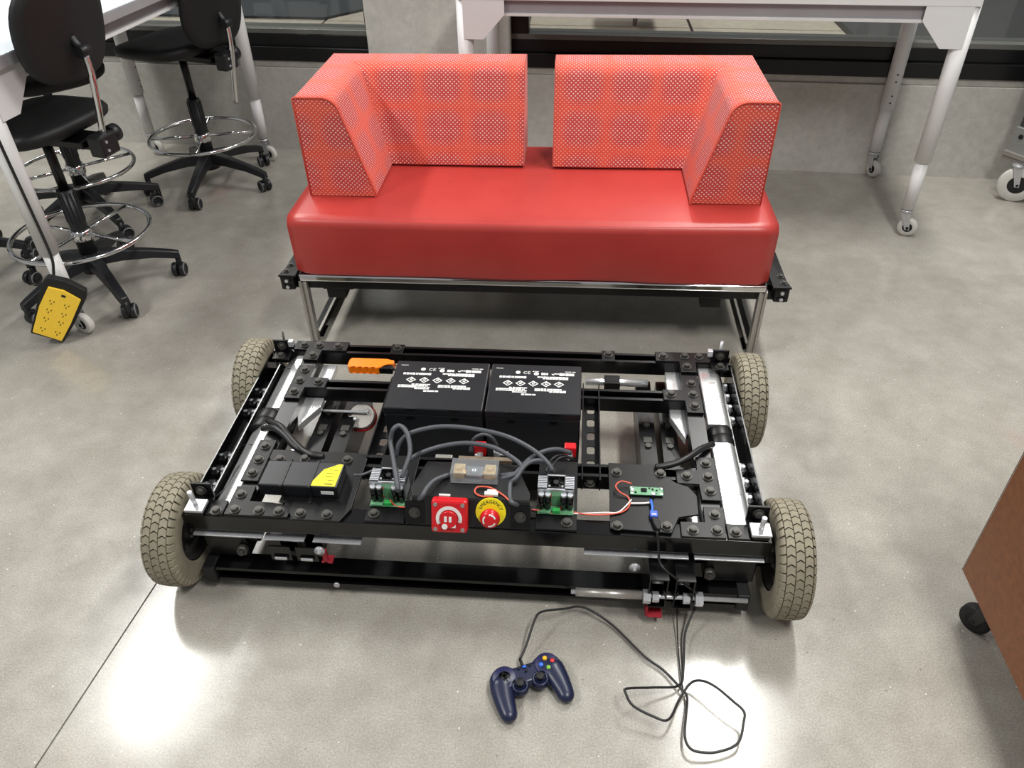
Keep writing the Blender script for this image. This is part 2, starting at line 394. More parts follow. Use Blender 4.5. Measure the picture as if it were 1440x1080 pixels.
# ------------------------------------------------------------------ sofa
def rounded(pts_with_r, seg=6):
    """polygon with arc-rounded corners: [(x,y,r)]"""
    out = []; n = len(pts_with_r)
    for i, (x, y, r) in enumerate(pts_with_r):
        p = Vector((x, y)); a = Vector(pts_with_r[i-1][:2]); b = Vector(pts_with_r[(i+1) % n][:2])
        if r <= 0: out.append((x, y)); continue
        u = (a-p).normalized(); v = (b-p).normalized(); ang = u.angle(v); d = r/math.tan(ang/2)
        s0 = p+u*d; s1 = p+v*d; c = p+(u+v).normalized()*(r/math.sin(ang/2))
        a0 = math.atan2(*(s0-c).yx); a1 = math.atan2(*(s1-c).yx); da = (a1-a0+math.pi) % (2*math.pi)-math.pi
        for k in range(seg+1): th = a0+da*k/seg; out.append((c.x+r*math.cos(th), c.y+r*math.sin(th)))
    return out
def make_sofa():
    t = thing('sofa', 'red two-seat sofa with dotted woven backrests on a low metal base', 'sofa', (-.14, 2.38, 0))
    # seat: profile in (y, z), front at low y
    prof = rounded([(2.095, .262, .012), (2.085, .4665, .032), (2.70, .4665, .02), (2.70, .262, .01)], 8)
    m = MB(); N = 48; x0, x1 = -.872, .592; rings = []
    for i in range(N+1):
        f = i/N; x = x0+(x1-x0)*f; e = min(f, 1-f)*N
        shrink = .012 if e == 0 else (.004 if e == 1 else 0)
        ring = []
        for (y, z) in prof:
            yy = y; zz = z
            if y < 2.2:   # sag and soft folds of the cover on the front face
                k = math.sin(math.pi*f)
                yy -= .010*k*math.sin(math.pi*min(1, max(0, (z-.262)/.2)))
                yy += .010*math.sin((f-.55)*16+(z-.26)*38)*math.exp(-((f-.6)/.22)**2)*math.exp(-((z-.30)/.05)**2)
            if z > .46: zz -= .006*math.sin(math.pi*f)
            cy, cz = 2.39, .36
            yy += (cy-yy)/abs(cy-yy+1e-9)*shrink*(1 if y < 2.6 else 1); zz += (cz-zz)*shrink*6
            ring.append(m.bm.verts.new(V(x, yy, zz)))
        rings.append(ring)
    n = len(prof)
    for A, B in zip(rings, rings[1:]): m._tag([m.bm.faces.new((A[i], A[(i+1) % n], B[(i+1) % n], B[i])) for i in range(n)], True)
    m._tag([m.bm.faces.new(rings[0][::-1]), m.bm.faces.new(rings[-1])])
    build(m, 'seat_cushion', 'leather', t)
    # L-shaped bolsters
    def bolster(xo, xe, yf, yb, sgn, name):
        """xo outer side, xe inner end of the backrest, sgn +1 when the arm is at the left"""
        pr = [(0, .0), (0, .303)] + [p for p in []]
        top = [(.0, .0), (-.0, .3)]
        prof = rounded([(0, 0, 0), (-.004, .304, .008), (.118, .304, .05), (.212, 0, .006)], 7)
        L = [0]
        for a, b in zip(prof, prof[1:]): L.append(L[-1]+math.hypot(b[0]-a[0], b[1]-a[1]))
        m = MB(); z0 = .4665; st = []
        nA, nB = 10, 14
        for i in range(nA+1): st.append(('a', i/nA))
        for i in range(1, nB+1): st.append(('b', i/nB))
        rings = []
        for kind, f in st:
            ring = []
            for d, h in prof:
                if kind == 'a': x = xo+sgn*d; y = yf+(yb-d-yf)*f; u = y-yf
                else: x = (xo+sgn*d)+(xe-(xo+sgn*d))*f; y = yb-d; u = abs(x-xo)
                puff = 0
                ring.append((m.bm.verts.new(V(x, y, z0+h)), u))
            rings.append(ring)
        n = len(prof)
        for q, (A, B) in enumerate(zip(rings, rings[1:])):
            if q == nA: A = [(v, abs(v.co.x-xo)) for v, u in A]
            for i in range(n-1):
                fc = m.bm.faces.new((A[i][0], A[i+1][0], B[i+1][0], B[i][0])); fc.smooth = True
                for lp, uv in zip(fc.loops, ((A[i][1], L[i]), (A[i+1][1], L[i+1]), (B[i+1][1], L[i+1]), (B[i][1], L[i]))): lp[m.uvl].uv = uv
        for A, flip, q in ((rings[0], 1, 0), (rings[-1], 0, 1)):
            vs = [a[0] for a in A]; fc = m.bm.faces.new(vs[::-1] if flip else vs)
            for lp in fc.loops: co = lp.vert.co; lp[m.uvl].uv = ((co.y if q else co.x), co.z-z0)
        return build(m, name, 'weave', t)
    for a in ((-.832, -.176, 2.245, 2.705, 1), (.556, -.080, 2.232, 2.700, -1)):
        b = bolster(*a, 'backrest')
        # piping along the front end of the arm
        xo, sg, yf = a[0], a[4], a[2]
        pr = rounded([(0, 0, 0), (-.004, .304, .008), (.118, .304, .05), (.212, 0, .006)], 7)
        m = MB(); m.tube([V(xo+sg*d, yf-.001, .4665+h) for d, h in pr], .0028, 6, False); build(m, 'piping', 'weave', b)
    # chrome trim and frame
    m = MB(); m.box(-.872, .592, 2.098, 2.118, .238, .262, .006, 3); build(m, 'front_rail', 'chrome', t, 'bright chrome front rail')
    m = MB(); m.box(-.872, .592, 2.10, 2.70, .236, .26); build(m, 'seat_base', 'black_gloss', t)
    m = MB(); m.box(-.90, .62, 2.115, 2.15, .205, .238, .002); m.box(-.90, .62, 2.60, 2.64, .205, .238, .002); build(m, 'cross_rail', 'black_metal', t)
    for sx, xc in ((-1, -.905), (1, .635)):
        m = MB(); m.box(xc-.022, xc+.022, 2.085, 2.68, .215, .26, .003)
        for zc in (.2245, .2505): m.box(xc-.012, xc+.012, 2.082, 2.085, zc-.007, zc+.007)
        r = build(m, 'side_rail', 'black_metal', t)
        for zc in (.2265, .2485):
            m = MB(); m.cyl((xc, 2.079, zc), (xc, 2.083, zc), .006, n=6); build(m, 'nut', 'zinc', r)
        m = MB(); xi = xc-sx*.03; xo = xc+sx*.026
        m.plate([(xo, 2.085), (xi, 2.085), (xi, 2.23), (xc-sx*.005, 2.23)] if sx < 0 else [(xi, 2.085), (xo, 2.085), (xc-.005, 2.23), (xi, 2.23)], .26, .267, .001)
        pl = build(m, 'corner_plate', 'black_plate', t)
        for yy, dx in ((2.11, .006), (2.15, .004)):
            m = MB(); m.cyl((xc+sx*dx, yy, .267), (xc+sx*dx, yy, .269), .011, n=16); m.cyl((xc+sx*dx, yy, .269), (xc+sx*dx, yy, .274), .007, n=6); build(m, 'bolt', 'bolt', pl)
    for x in (-.862, .585):
        for y in (2.112, 2.66):
            m = MB(); a = .0125
            prof = [(-a, -a), (-.004, -a), (-.004, -.007), (.004, -.007), (.004, -a), (a, -a), (a, a), (-a, a)]
            m.prism(prof, lambda u, v, x=x, y=y: V(x+u, y+v, 0.004), lambda u, v, x=x, y=y: V(x+u, y+v, .238)); build(m, 'leg', 'brushed', t)
        m = MB(); m.box(x-.0125, x+.0125, 2.125, 2.648, .003, .028, .002); m.box(x-.02, x+.02, 2.135, 2.2, .0, .004); build(m, 'floor_rail', 'black_metal', t)
        m = MB(); m.box(x-.004+(.012 if x < 0 else -.012), x+.004+(.012 if x < 0 else -.012), 2.125, 2.648, .0285, .031); build(m, 'rail_strip', 'brushed', t)
    for x in (-.765, .435):
        m = MB(); m.box(x-.03, x+.03, 2.125, 2.13, .165, .205); m.box(x-.03, x-.025, 2.13, 2.17, .165, .205); m.box(x+.025, x+.03, 2.13, 2.17, .165, .205); m.box(x-.03, x+.03, 2.13, 2.17, .165, .17); m.box(x-.04, x+.06, 2.12, 2.17, .20, .206)
        build(m, 'bracket', 'black_metal', t)
    return t
make_sofa()

# ------------------------------------------------------------------ rolling chassis
def strut_profile(w=.041, h=.041, t=.003, lip=.009):
    """open-top channel with inturned lips, (u, v), v up from 0 to h"""
    a = w/2
    return [(-a, 0), (a, 0), (a, h), (a-lip, h), (a-lip, h-.007), (a-lip+t, h-.007), (a-lip+t, h-t), (a-t, h-t), (a-t, t), (-a+t, t), (-a+t, h-t), (-a+lip-t, h-t), (-a+lip-t, h-.007), (-a+lip, h-.007), (-a+lip, h), (-a, h)]
def strut(mb, axis, c, z0, a, b, w=.041, h=.041, flip=False):
    P = strut_profile(w, h)
    if flip: P = [(u, h-v) for u, v in P][::-1]
    if axis == 'x': return mb.prism(P, lambda u, v: V(a, c+u, z0+v), lambda u, v: V(b, c+u, z0+v))
    return mb.prism(P, lambda u, v: V(c+u, a, z0+v), lambda u, v: V(c+u, b, z0+v))
chassis = thing('motorised_chassis', 'low black steel wheeled chassis on four beige tyres in front of the sofa', 'chassis', (-.2, 1.44, 0))
ZT = .2245                                   # top of the strut frame
_bolt = {}
def bolt(parent, x, y, z, mat='bolt', axis=None):
    po = ORG[parent.name]
    if mat not in _bolt:
        m = MB(); m.cyl((0, 0, 0), (0, 0, .002), .0125, n=20); m.cyl((0, 0, .002), (0, 0, .009), .0092, .0088, 6); m.cyl((0, 0, .009), (0, 0, .0098), .006, n=12)
        o = build(m, 'bolt', mat, parent); _bolt[mat] = o
        o.location = V(x, y, z)-po; bm = o.data
        off = V(0, 0, .0049)
        for v in bm.vertices: v.co += off
    else:
        o = link_copy(_bolt[mat], parent, V(x, y, z)-po)
    o.rotation_euler = axis if axis else (0, 0, random.uniform(0, 1))
    return o
def part(mb, name, mat, parent=chassis, label=None): return build(mb, name, mat, parent, label)
# beams across
for y, a, b in ((1.136, -.846, .437), (1.759, -.842, .440), (1.595, -.70, .30), (1.31, -.70, .30)):
    m = MB()
    if y < 1.2: m.box(a, b, y-.0205, y+.0205, .178, ZT-.0005, .0015)
    else: strut(m, 'x', y, ZT-.041, a, b)
    part(m, 'cross_beam', 'black_gloss' if y < 1.2 else 'black_metal')
# two struts along, beside the motors
for x in (-.722, .320):
    m = MB(); strut(m, 'y', x, ZT-.043, 1.157, 1.738, flip=True); part(m, 'side_strut', 'black_metal')
# perforated channels left and right of the batteries
def perforated(x, y0, y1, holes):
    m = MB(); z = ZT-.026; w = .019; hw = .0095; hl = .014
    ys = [y0]
    for h in sorted(holes): ys += [h-hl, h+hl]
    ys.append(y1)
    for i in range(0, len(ys), 2): m.box(x-w, x+w, ys[i], ys[i+1], z, z+.003)
    for h in holes:
        for s in (-1, 1): m.box(min(x+s*hw, x+s*w), max(x+s*hw, x+s*w), h-hl, h+hl, z, z+.003)
        for s in (-1, 1):
            for q in (-1, 1):   # rounded corners of each slot
                m.plate([(x+s*hw, h+q*hl), (x+s*(hw-.004), h+q*hl), (x+s*hw, h+q*(hl-.004))], z+.0002, z+.0028)
    for s in (-1, 1):
        xx = x+s*(w+.0015); m.box(xx-.0015, xx+.0015, y0, y1, z-.004, ZT+.004)
    return part(m, 'perforated_channel', 'black_metal')
hs = [1.352+.0505*i for i in range(5)]
pr = perforated(.058, 1.275, 1.632, hs); bolt(pr, .056, 1.588, ZT-.022); bolt(pr, .056, 1.287, ZT-.022)
pl = perforated(-.455, 1.275, 1.632, hs); bolt(pl, -.457, 1.590, ZT-.022); bolt(pl, -.453, 1.290, ZT-.022)
# flat splice plates with hex bolts
def splice(poly, bolts, zp=ZT, label=None):
    m = MB(); m.plate(poly, zp, zp+.006, .001); p = part(m, 'splice_plate', 'black_plate', label=label)
    for x, y in bolts: bolt(p, x, y, zp+.006)
    return p
splice([(.235, 1.742), (.299, 1.742), (.299, 1.695), (.341, 1.695), (.341, 1.742), (.382, 1.742), (.382, 1.784), (.235, 1.784)], [(.256, 1.762), (.314, 1.762), (.353, 1.762), (.316, 1.716)])
splice([(.299, 1.525), (.341, 1.525), (.341, 1.668), (.299, 1.668), (.299, 1.615), (.244, 1.615), (.244, 1.573), (.299, 1.573)], [(.32, 1.641), (.32, 1.596), (.32, 1.549), (.264, 1.594)])
splice([(.302, 1.225), (.344, 1.225), (.344, 1.362), (.302, 1.362), (.302, 1.318), (.252, 1.318), (.252, 1.274), (.302, 1.274)], [(.323, 1.34), (.323, 1.296), (.323, 1.251), (.275, 1.296)])
splice([(.248, 1.117), (.341, 1.117), (.346, 1.205), (.302, 1.205), (.302, 1.158), (.248, 1.158)], [(.324, 1.181), (.323, 1.136), (.273, 1.134)])
splice([(.345, 1.117), (.392, 1.117), (.392, 1.158), (.345, 1.158)], [(.362, 1.134)])
splice([(-.782, 1.742), (-.742, 1.742), (-.742, 1.695), (-.700, 1.695), (-.700, 1.742), (-.630, 1.742), (-.630, 1.784), (-.782, 1.784)], [(-.755, 1.762), (-.712, 1.762), (-.657, 1.760), (-.718, 1.714)])
splice([(-.743, 1.525), (-.701, 1.525), (-.701, 1.573), (-.646, 1.573), (-.646, 1.615), (-.701, 1.615), (-.701, 1.668), (-.743, 1.668)], [(-.72, 1.645), (-.721, 1.599), (-.722, 1.552), (-.669, 1.595)])
splice([(-.749, 1.222), (-.707, 1.222), (-.707, 1.362), (-.749, 1.362)], [(-.728, 1.338), (-.728, 1.290), (-.728, 1.246)])
splice([(-.749, 1.117), (-.605, 1.117), (-.605, 1.150), (-.652, 1.158), (-.705, 1.158), (-.705, 1.205), (-.749, 1.205)], [(-.730, 1.177), (-.728, 1.131), (-.673, 1.131), (-.628, 1.132)])
splice([(-.792, 1.117), (-.752, 1.117), (-.752, 1.158), (-.792, 1.158)], [(-.768, 1.125)])
for x in (-.487, .106):     # clips over the rear beam
    m = MB(); m.box(x-.018, x+.018, 1.737, 1.782, ZT, ZT+.005, .001); m.box(x-.018, x+.018, 1.733, 1.737, ZT-.03, ZT+.005)
    c = part(m, 'clip_plate', 'black_plate'); bolt(c, x, 1.762, ZT+.005)
# motors: a pair of cylinders nose to nose on each side
def motor(x, y0, y1, z=.178, r=.0335):
    m = MB()
    P = rounded([(-r, -r, .012), (r, -r, .012), (r, r*.25, .018), (r*.55, r, .016), (-r, r, .004)] if x > 0 else [(-r, -r, .012), (r, -r, .012), (r, r, .004), (r*.3, r, .012), (-r, -r*.1, .03)], 6)
    for a, b, e in ((0, .36, 0), (.362, .372, .0012), (.374, 1, 0)):
        Q = [(u*(1-e/r), v*(1-e/r)) for u, v in P]; ya = y0+(y1-y0)*a; yb_ = y0+(y1-y0)*b
        m.prism(Q, lambda u, v: V(x+u, ya, z+v), lambda u, v: V(x+u, yb_, z+v), smooth=False)
    return part(m, 'motor', 'polished')
for x, s in ((.382, 1), (-.782, -1)):
    for y0, y1 in ((1.165, 1.437), (1.505, 1.738)):
        mo = motor(x, y0, y1)
        ye = y1 if y0 < 1.3 else y0-.034
        m = MB(); m.lathe([(0, 0), (.034, 0), (.0355, .004), (.0355, .030), (.034, .034), (0, .034)], (x, ye, .178), (0, 1, 0), 32); build(m, 'end_cap', 'black_plastic', mo)
        for a in (.25,):
            m = MB(); yy = y0+(y1-y0)*.72; m.lathe([(.0338, 0), (.0345, .0005), (.0345, .002), (.0338, .0025)], (x, yy, .178), (0, 1, 0), 32); build(m, 'band', 'black_metal', mo)
# inner aluminium bars with a pointed cut
def alubar(pts, name='aluminium_bar', lab=None):
    m = MB(); m.plate(pts, .176, .196, .002); return part(m, name, 'polished', label=lab)
alubar([(.262, 1.738), (.262, 1.545), (.293, 1.462), (.305, 1.50), (.305, 1.738)], lab='bright aluminium bar with a pointed end')
alubar([(.268, 1.157), (.300, 1.157), (.300, 1.29), (.268, 1.29)])
alubar([(.262, 1.30), (.276, 1.345), (.292, 1.30)])
alubar([(-.695, 1.72), (-.655, 1.72), (-.655, 1.615), (-.695, 1.615)])
alubar([(-.708, 1.572), (-.708, 1.51), (-.690, 1.455), (-.652, 1.535), (-.652, 1.572)], lab='bright aluminium bar with a pointed end')
alubar([(-.70, 1.30), (-.70, 1.345), (-.675, 1.375), (-.60, 1.30)])
# outer side rails: black angle with zinc nuts
for x, s in ((.426, 1), (-.833, -1)):
    m = MB(); xa, xb = sorted((x+s*.012, x+s*.009)); m.box(xa, xb, 1.19, 1.735, .165, .222); m.box(min(x-s*.018, x+s*.012), max(x-s*.018, x+s*.012), 1.19, 1.735, .162, .166); m.box(*sorted((x-s*.018, x-s*.015)), 1.19, 1.735, .162, .20)
    r = part(m, 'outer_rail', 'black_gloss')
    for yy in (1.235, 1.285, 1.335, 1.385, 1.56, 1.61, 1.655, 1.70) if s > 0 else (1.25, 1.30, 1.35, 1.52, 1.565, 1.61):
        m = MB(); m.cyl((x-s*.002, yy, .166), (x-s*.002, yy, .174), .0088, n=6); m.cyl((x-s*.002, yy, .174), (x-s*.002, yy, .186), .0048, n=10); m.box(x-s*.002-.009, x-s*.002+.009, yy+.010, yy+.028, .166, .170, .001)
        build(m, 'nut', 'zinc', r)
# lower longitudinal struts (double channels) in pairs
def lower(x, y0, y1):
    m = MB(); strut(m, 'y', x, .056, y0, y1, h=.05); strut(m, 'y', x, .106, y0, y1, h=.045, flip=True)
    return part(m, 'lower_strut', 'black_metal')
lows = [lower(x, y0, y1) for x, y0, y1 in ((.206, 1.062, 1.75), (.262, 1.062, 1.75), (-.585, 1.165, 1.70), (-.645, 1.165, 1.70))]
for i, ls in enumerate(lows):
    x = (.206, .262, -.585, -.645)[i]; y0 = (1.062, 1.062, 1.165, 1.165)[i]
    for yy in (1.48, 1.56, 1.66):
        m = MB(); m.cyl((x, yy, .151), (x, yy, .156), .0085, n=6); m.box(x-.011, x+.011, yy+.012, yy+.034, .151, .1535, .001); build(m, 'nut', 'bolt', ls)
    for k in range(3):
        m = MB(); m.cyl((x-.012, y0+.02+k*.002, .12+k*.012), (x+.012, y0+.02+k*.002, .12+k*.012), .0045, n=10); build(m, 'spring_nut', 'zinc', ls)
# lower front rail with end caps
m = MB()
P = strut_profile(.045, .045)
m.prism(P, lambda u, v: V(-.80, 1.137-v, .053+u), lambda u, v: V(.385, 1.137-v, .053+u))
lr = part(m, 'lower_rail', 'black_gloss')
for x0, x1 in ((-.828, -.80), (.385, .412)):
    m = MB(); m.box(x0, x1, 1.086, 1.140, .027, .079, .003); build(m, 'end_cap', 'black_rubber', lr)
# threaded rod with nuts on the lower rail, right
m = MB(); m.cyl((.03, 1.068, .088), (.176, 1.068, .088), .0095, n=20); rd = part(m, 'spacer_tube', 'brushed')
m = MB(); m.cyl((.02, 1.068, .088), (.40, 1.068, .088), .0052, n=10); build(m, 'rod', 'zinc', rd)
for x, s in ((.176, .016), (.196, .014), (.262, .014), (.288, .016)):
    m = MB(); m.cyl((x, 1.066, .088), (x+s, 1.066, .088), .0155 if s > .015 else .012, n=6); build(m, 'nut', 'zinc', rd)
m = MB(); m.cyl((-.515, 1.086, .045), (-.515, 1.082, .045), .007, n=14); build(m, 'rivet', 'zinc', lr)
# bright flange strips under the front beam
for x0, x1, z in ((-.835, -.675, .163), (-.672, -.58, .158), (-.56, -.45, .158), (.045, .27, .163), (.282, .43, .165)):
    m = MB(); m.box(x0, x1, 1.112, 1.15, z-.003, z+.001, .0006); part(m, 'flange_strip', 'zinc')
# axle blocks / gearboxes behind the wheels
for x0, x1 in ((-.84, -.70), (.29, .44)):
    for y in (1.1553, 1.7053):
        m = MB(); m.box(x0+.02, x1-.02, y-.035, y+.035, .085, .158, .004); m.cyl((x0, y, .13), (x1, y, .13), .02, n=20)
        ab = part(m, 'axle_block', 'black_metal')
        m = MB(); xm = x0+.03 if x0 > 0 else x1-.03; m.cyl((xm, y-.05, .118), (xm, y-.036, .118), .012, n=20); m.cyl((xm, y-.056, .118), (xm, y-.05, .118), .007, n=6); build(m, 'hub_bolt', 'bolt', ab)
# black hanging boxes under the front beam, left
for x in (-.635, -.575):
    m = MB(); m.box(x-.024, x+.024, 1.10, 1.104, .105, .15); m.box(x-.016, x+.016, 1.096, 1.10, .112, .122); part(m, 'connector_box', 'black_gloss')
    m = MB(); m.box(x-.014, x+.014, 1.0935, 1.096, .112, .120, .001); part(m, 'clip', 'zinc')
m = MB(); m.lathe([(0, 0), (.011, 0), (.012, .003), (.012, .006), (.004, .007), (.004, .012), (0, .012)], (.155, 1.098, .148), (0, -1, 0), 20); part(m, 'eye_bolt', 'zinc')
m = MB(); m.lathe([(0, 0), (.011, 0), (.012, .003), (.012, .006), (.004, .007), (.004, .012), (0, .012)], (-.54, 1.098, .150), (0, -1, 0), 20); part(m, 'eye_bolt', 'zinc')
# silver tube at the rear right with black saddle, thin rod rear left
m = MB(); m.cyl((.045, 1.69, .19), (.213, 1.69, .19), .0105, n=20); tb = part(m, 'silver_tube', 'polished')
m = MB(); m.box(.095, .137, 1.672, 1.702, .196, .206, .002); m.box(.095, .137, 1.664, 1.672, .17, .206); build(m, 'saddle', 'black_plate', tb)
m = MB(); m.cyl((-.655, 1.555, .165), (-.535, 1.555, .165), .004, n=8); part(m, 'thin_rod', 'zinc')
m = MB(); m.cyl(V(-.553, 1.565, .135), V(-.553, 1.554, .153), .034, n=28); rc = part(m, 'round_cap', 'brushed', label='round silver cap with a red rim')
m = MB(); m.lathe([(.0355, 0), (.0385, .002), (.0385, .01), (.0355, .012)], (-.553, 1.5675, .131), (0, -.011, .018), 28); build(m, 'cap_rim', 'red_plastic', rc)
for dx in (-.014, .016):
    m = MB(); m.ball((-.553+dx, 1.552+dx*.8, .156+dx*.3), .006); build(m, 'cap_screw', 'zinc', rc)
# corner brackets with threaded bolts
def bracket(x, y, s, tall, front):
    m = MB(); m.box(x-.023, x+.023, y-.023, y+.023, ZT, ZT+.006, .001)
    if front: m.box(x-.023, x+.023, y+.017, y+.023, ZT, ZT+.045, .001)
    else: m.box(x-.023, x+.023, y+.010, y+.016, ZT, ZT+.045, .001)
    b = part(m, 'corner_bracket', 'black_plate')
    if front:
        bolt(b, x, y-.03, ZT) if False else None
        m = MB(); m.box(x-.021, x+.021, y-.040, y-.004, ZT+.013, ZT+.020, .001); build(m, 'square_washer', 'zinc', b)
        m = MB(); m.cyl((x, y-.022, ZT+.012), (x-.004 if s < 0 else x+.002, y-.022, ZT+tall), .0052, n=12); build(m, 'threaded_bolt', 'zinc', b)
        m = MB(); m.box(x-.018, x+.018, y-.038, y-.010, ZT+.002, ZT+.013, .002); build(m, 'spacer', 'black_rubber', b)
        bolt(b, x, y+.015, ZT+.028, axis=(R(90), 0, 0))
    else:
        bolt(b, x, y-.010, ZT+.006); bolt(b, x, y+.010, ZT+.027, axis=(R(90), 0, 0))
        xx = x-s*.028
        m = MB(); m.box(xx-.007, xx+.007, y+.004, y+.018, ZT+.028, ZT+.045, .001); build(m, 'square_nut', 'zinc', b)
        m = MB(); m.cyl((x, y+.025, ZT-.02), (x+.003, y+.028, ZT+.062), .003 if s < 0 else .0045, n=10); build(m, 'threaded_bolt', 'bolt' if s < 0 else 'zinc', b)
bracket(-.812, 1.150, -1, .060, True); bracket(.412, 1.156, 1, .055, True)
bracket(-.806, 1.716, -1, .06, False); bracket(.405, 1.732, 1, .07, False)
# carrier plates of the electronics (left supply, right board, controllers)
def carrier(poly, bolts, name='carrier_plate'):
    m = MB(); m.plate(poly, ZT+.001, ZT+.007, .001); p = part(m, name, 'black_plate')
    for x, y in bolts: bolt(p, x, y, ZT+.007)
carrier([(-.592, 1.111), (-.488, 1.111), (-.470, 1.150), (-.470, 1.31), (-.495, 1.328), (-.705, 1.328), (-.705, 1.300), (-.640, 1.185)], [(-.677, 1.294), (-.618, 1.298), (-.516, 1.301), (-.578, 1.128), (-.519, 1.128)])
carrier([(.098, 1.128), (.228, 1.124), (.245, 1.17), (.290, 1.18), (.292, 1.235), (.276, 1.262), (.248, 1.272), (.228, 1.29), (.228, 1.328), (.098, 1.330)], [(.116, 1.297), (.216, 1.299), (.113, 1.135), (.218, 1.140)])
carrier([(-.434, 1.117), (-.346, 1.117), (-.346, 1.325), (-.434, 1.325)], [(-.416, 1.137)])
carrier([(-.062, 1.118), (.027, 1.118), (.027, 1.328), (-.062, 1.328)], [(.005, 1.137)])
# switch console: top plate and sloping front
m = MB()
yb, zb, yt, zt = 1.118, ZT, 1.142, .287
cons = [(-.343, 0), (-.070, 0), (-.073, 1), (-.335, 1)]
def cf(x, f, d=0): return V(x, yb+(yt-yb)*f+d, zb+(zt-zb)*f-d*.35)
m.hexa([cf(-.343, 0), cf(-.070, 0), cf(-.070, 0, .005), cf(-.343, 0, .005), cf(-.327, 1), cf(-.075, 1), cf(-.075, 1, .005), cf(-.327, 1, .005)], .0012)
arch = [(-.327, 1.144), (-.075, 1.144), (-.075, 1.165), (-.090, 1.20), (-.108, 1.252), (-.312, 1.252), (-.325, 1.20), (-.335, 1.17)]
m.plate(arch, .282, .288, .0012); m.box(-.31, -.11, 1.245, 1.252, ZT, .283)
co = part(m, 'switch_console', 'black_plastic')
for x in (-.322, -.094):
    m = MB(); m.hexa([cf(x-.021, .06, -.002), cf(x+.021, .06, -.002), cf(x+.021, .06, 0), cf(x-.021, .06, 0), cf(x-.021, .86, -.002), cf(x+.021, .86, -.002), cf(x+.021, .86, 0), cf(x-.021, .86, 0)]); fp = build(m, 'foot_plate', 'black_plate', co)
    bo = bolt(co, x, cf(x, .48).y-.003, cf(x, .48).z, axis=(R(69), 0, 0))
m = MB(); m.box(-.254, -.127, 1.316, 1.328, ZT, ZT+.012, .001); part(m, 'brown_strip', 'wood_strip')
m = MB(); m.box(-.31, -.27, 1.322, 1.334, ZT+.001, ZT+.008, .001); part(m, 'grey_strip', 'brushed')
m = MB(); m.box(.19, .222, 1.055, 1.085, .028, .031, .0005); m.box(.185, .19, 1.06, 1.08, .026, .056); part(m, 'red_tag', 'tag_red', label='red tag hanging below the lower rail')
m = MB(); m.box(-.545, -.52, 1.10, 1.12, .10, .106, .001); m.box(-.54, -.53, 1.10, 1.11, .10, .14, .001); part(m, 'red_strap', 'tag_red')
# battery tray
m = MB(); m.box(-.45, .03, 1.40, 1.62, .058, .066, .002); m.box(-.45, .03, 1.398, 1.402, .058, .09); part(m, 'battery_tray', 'black_metal')

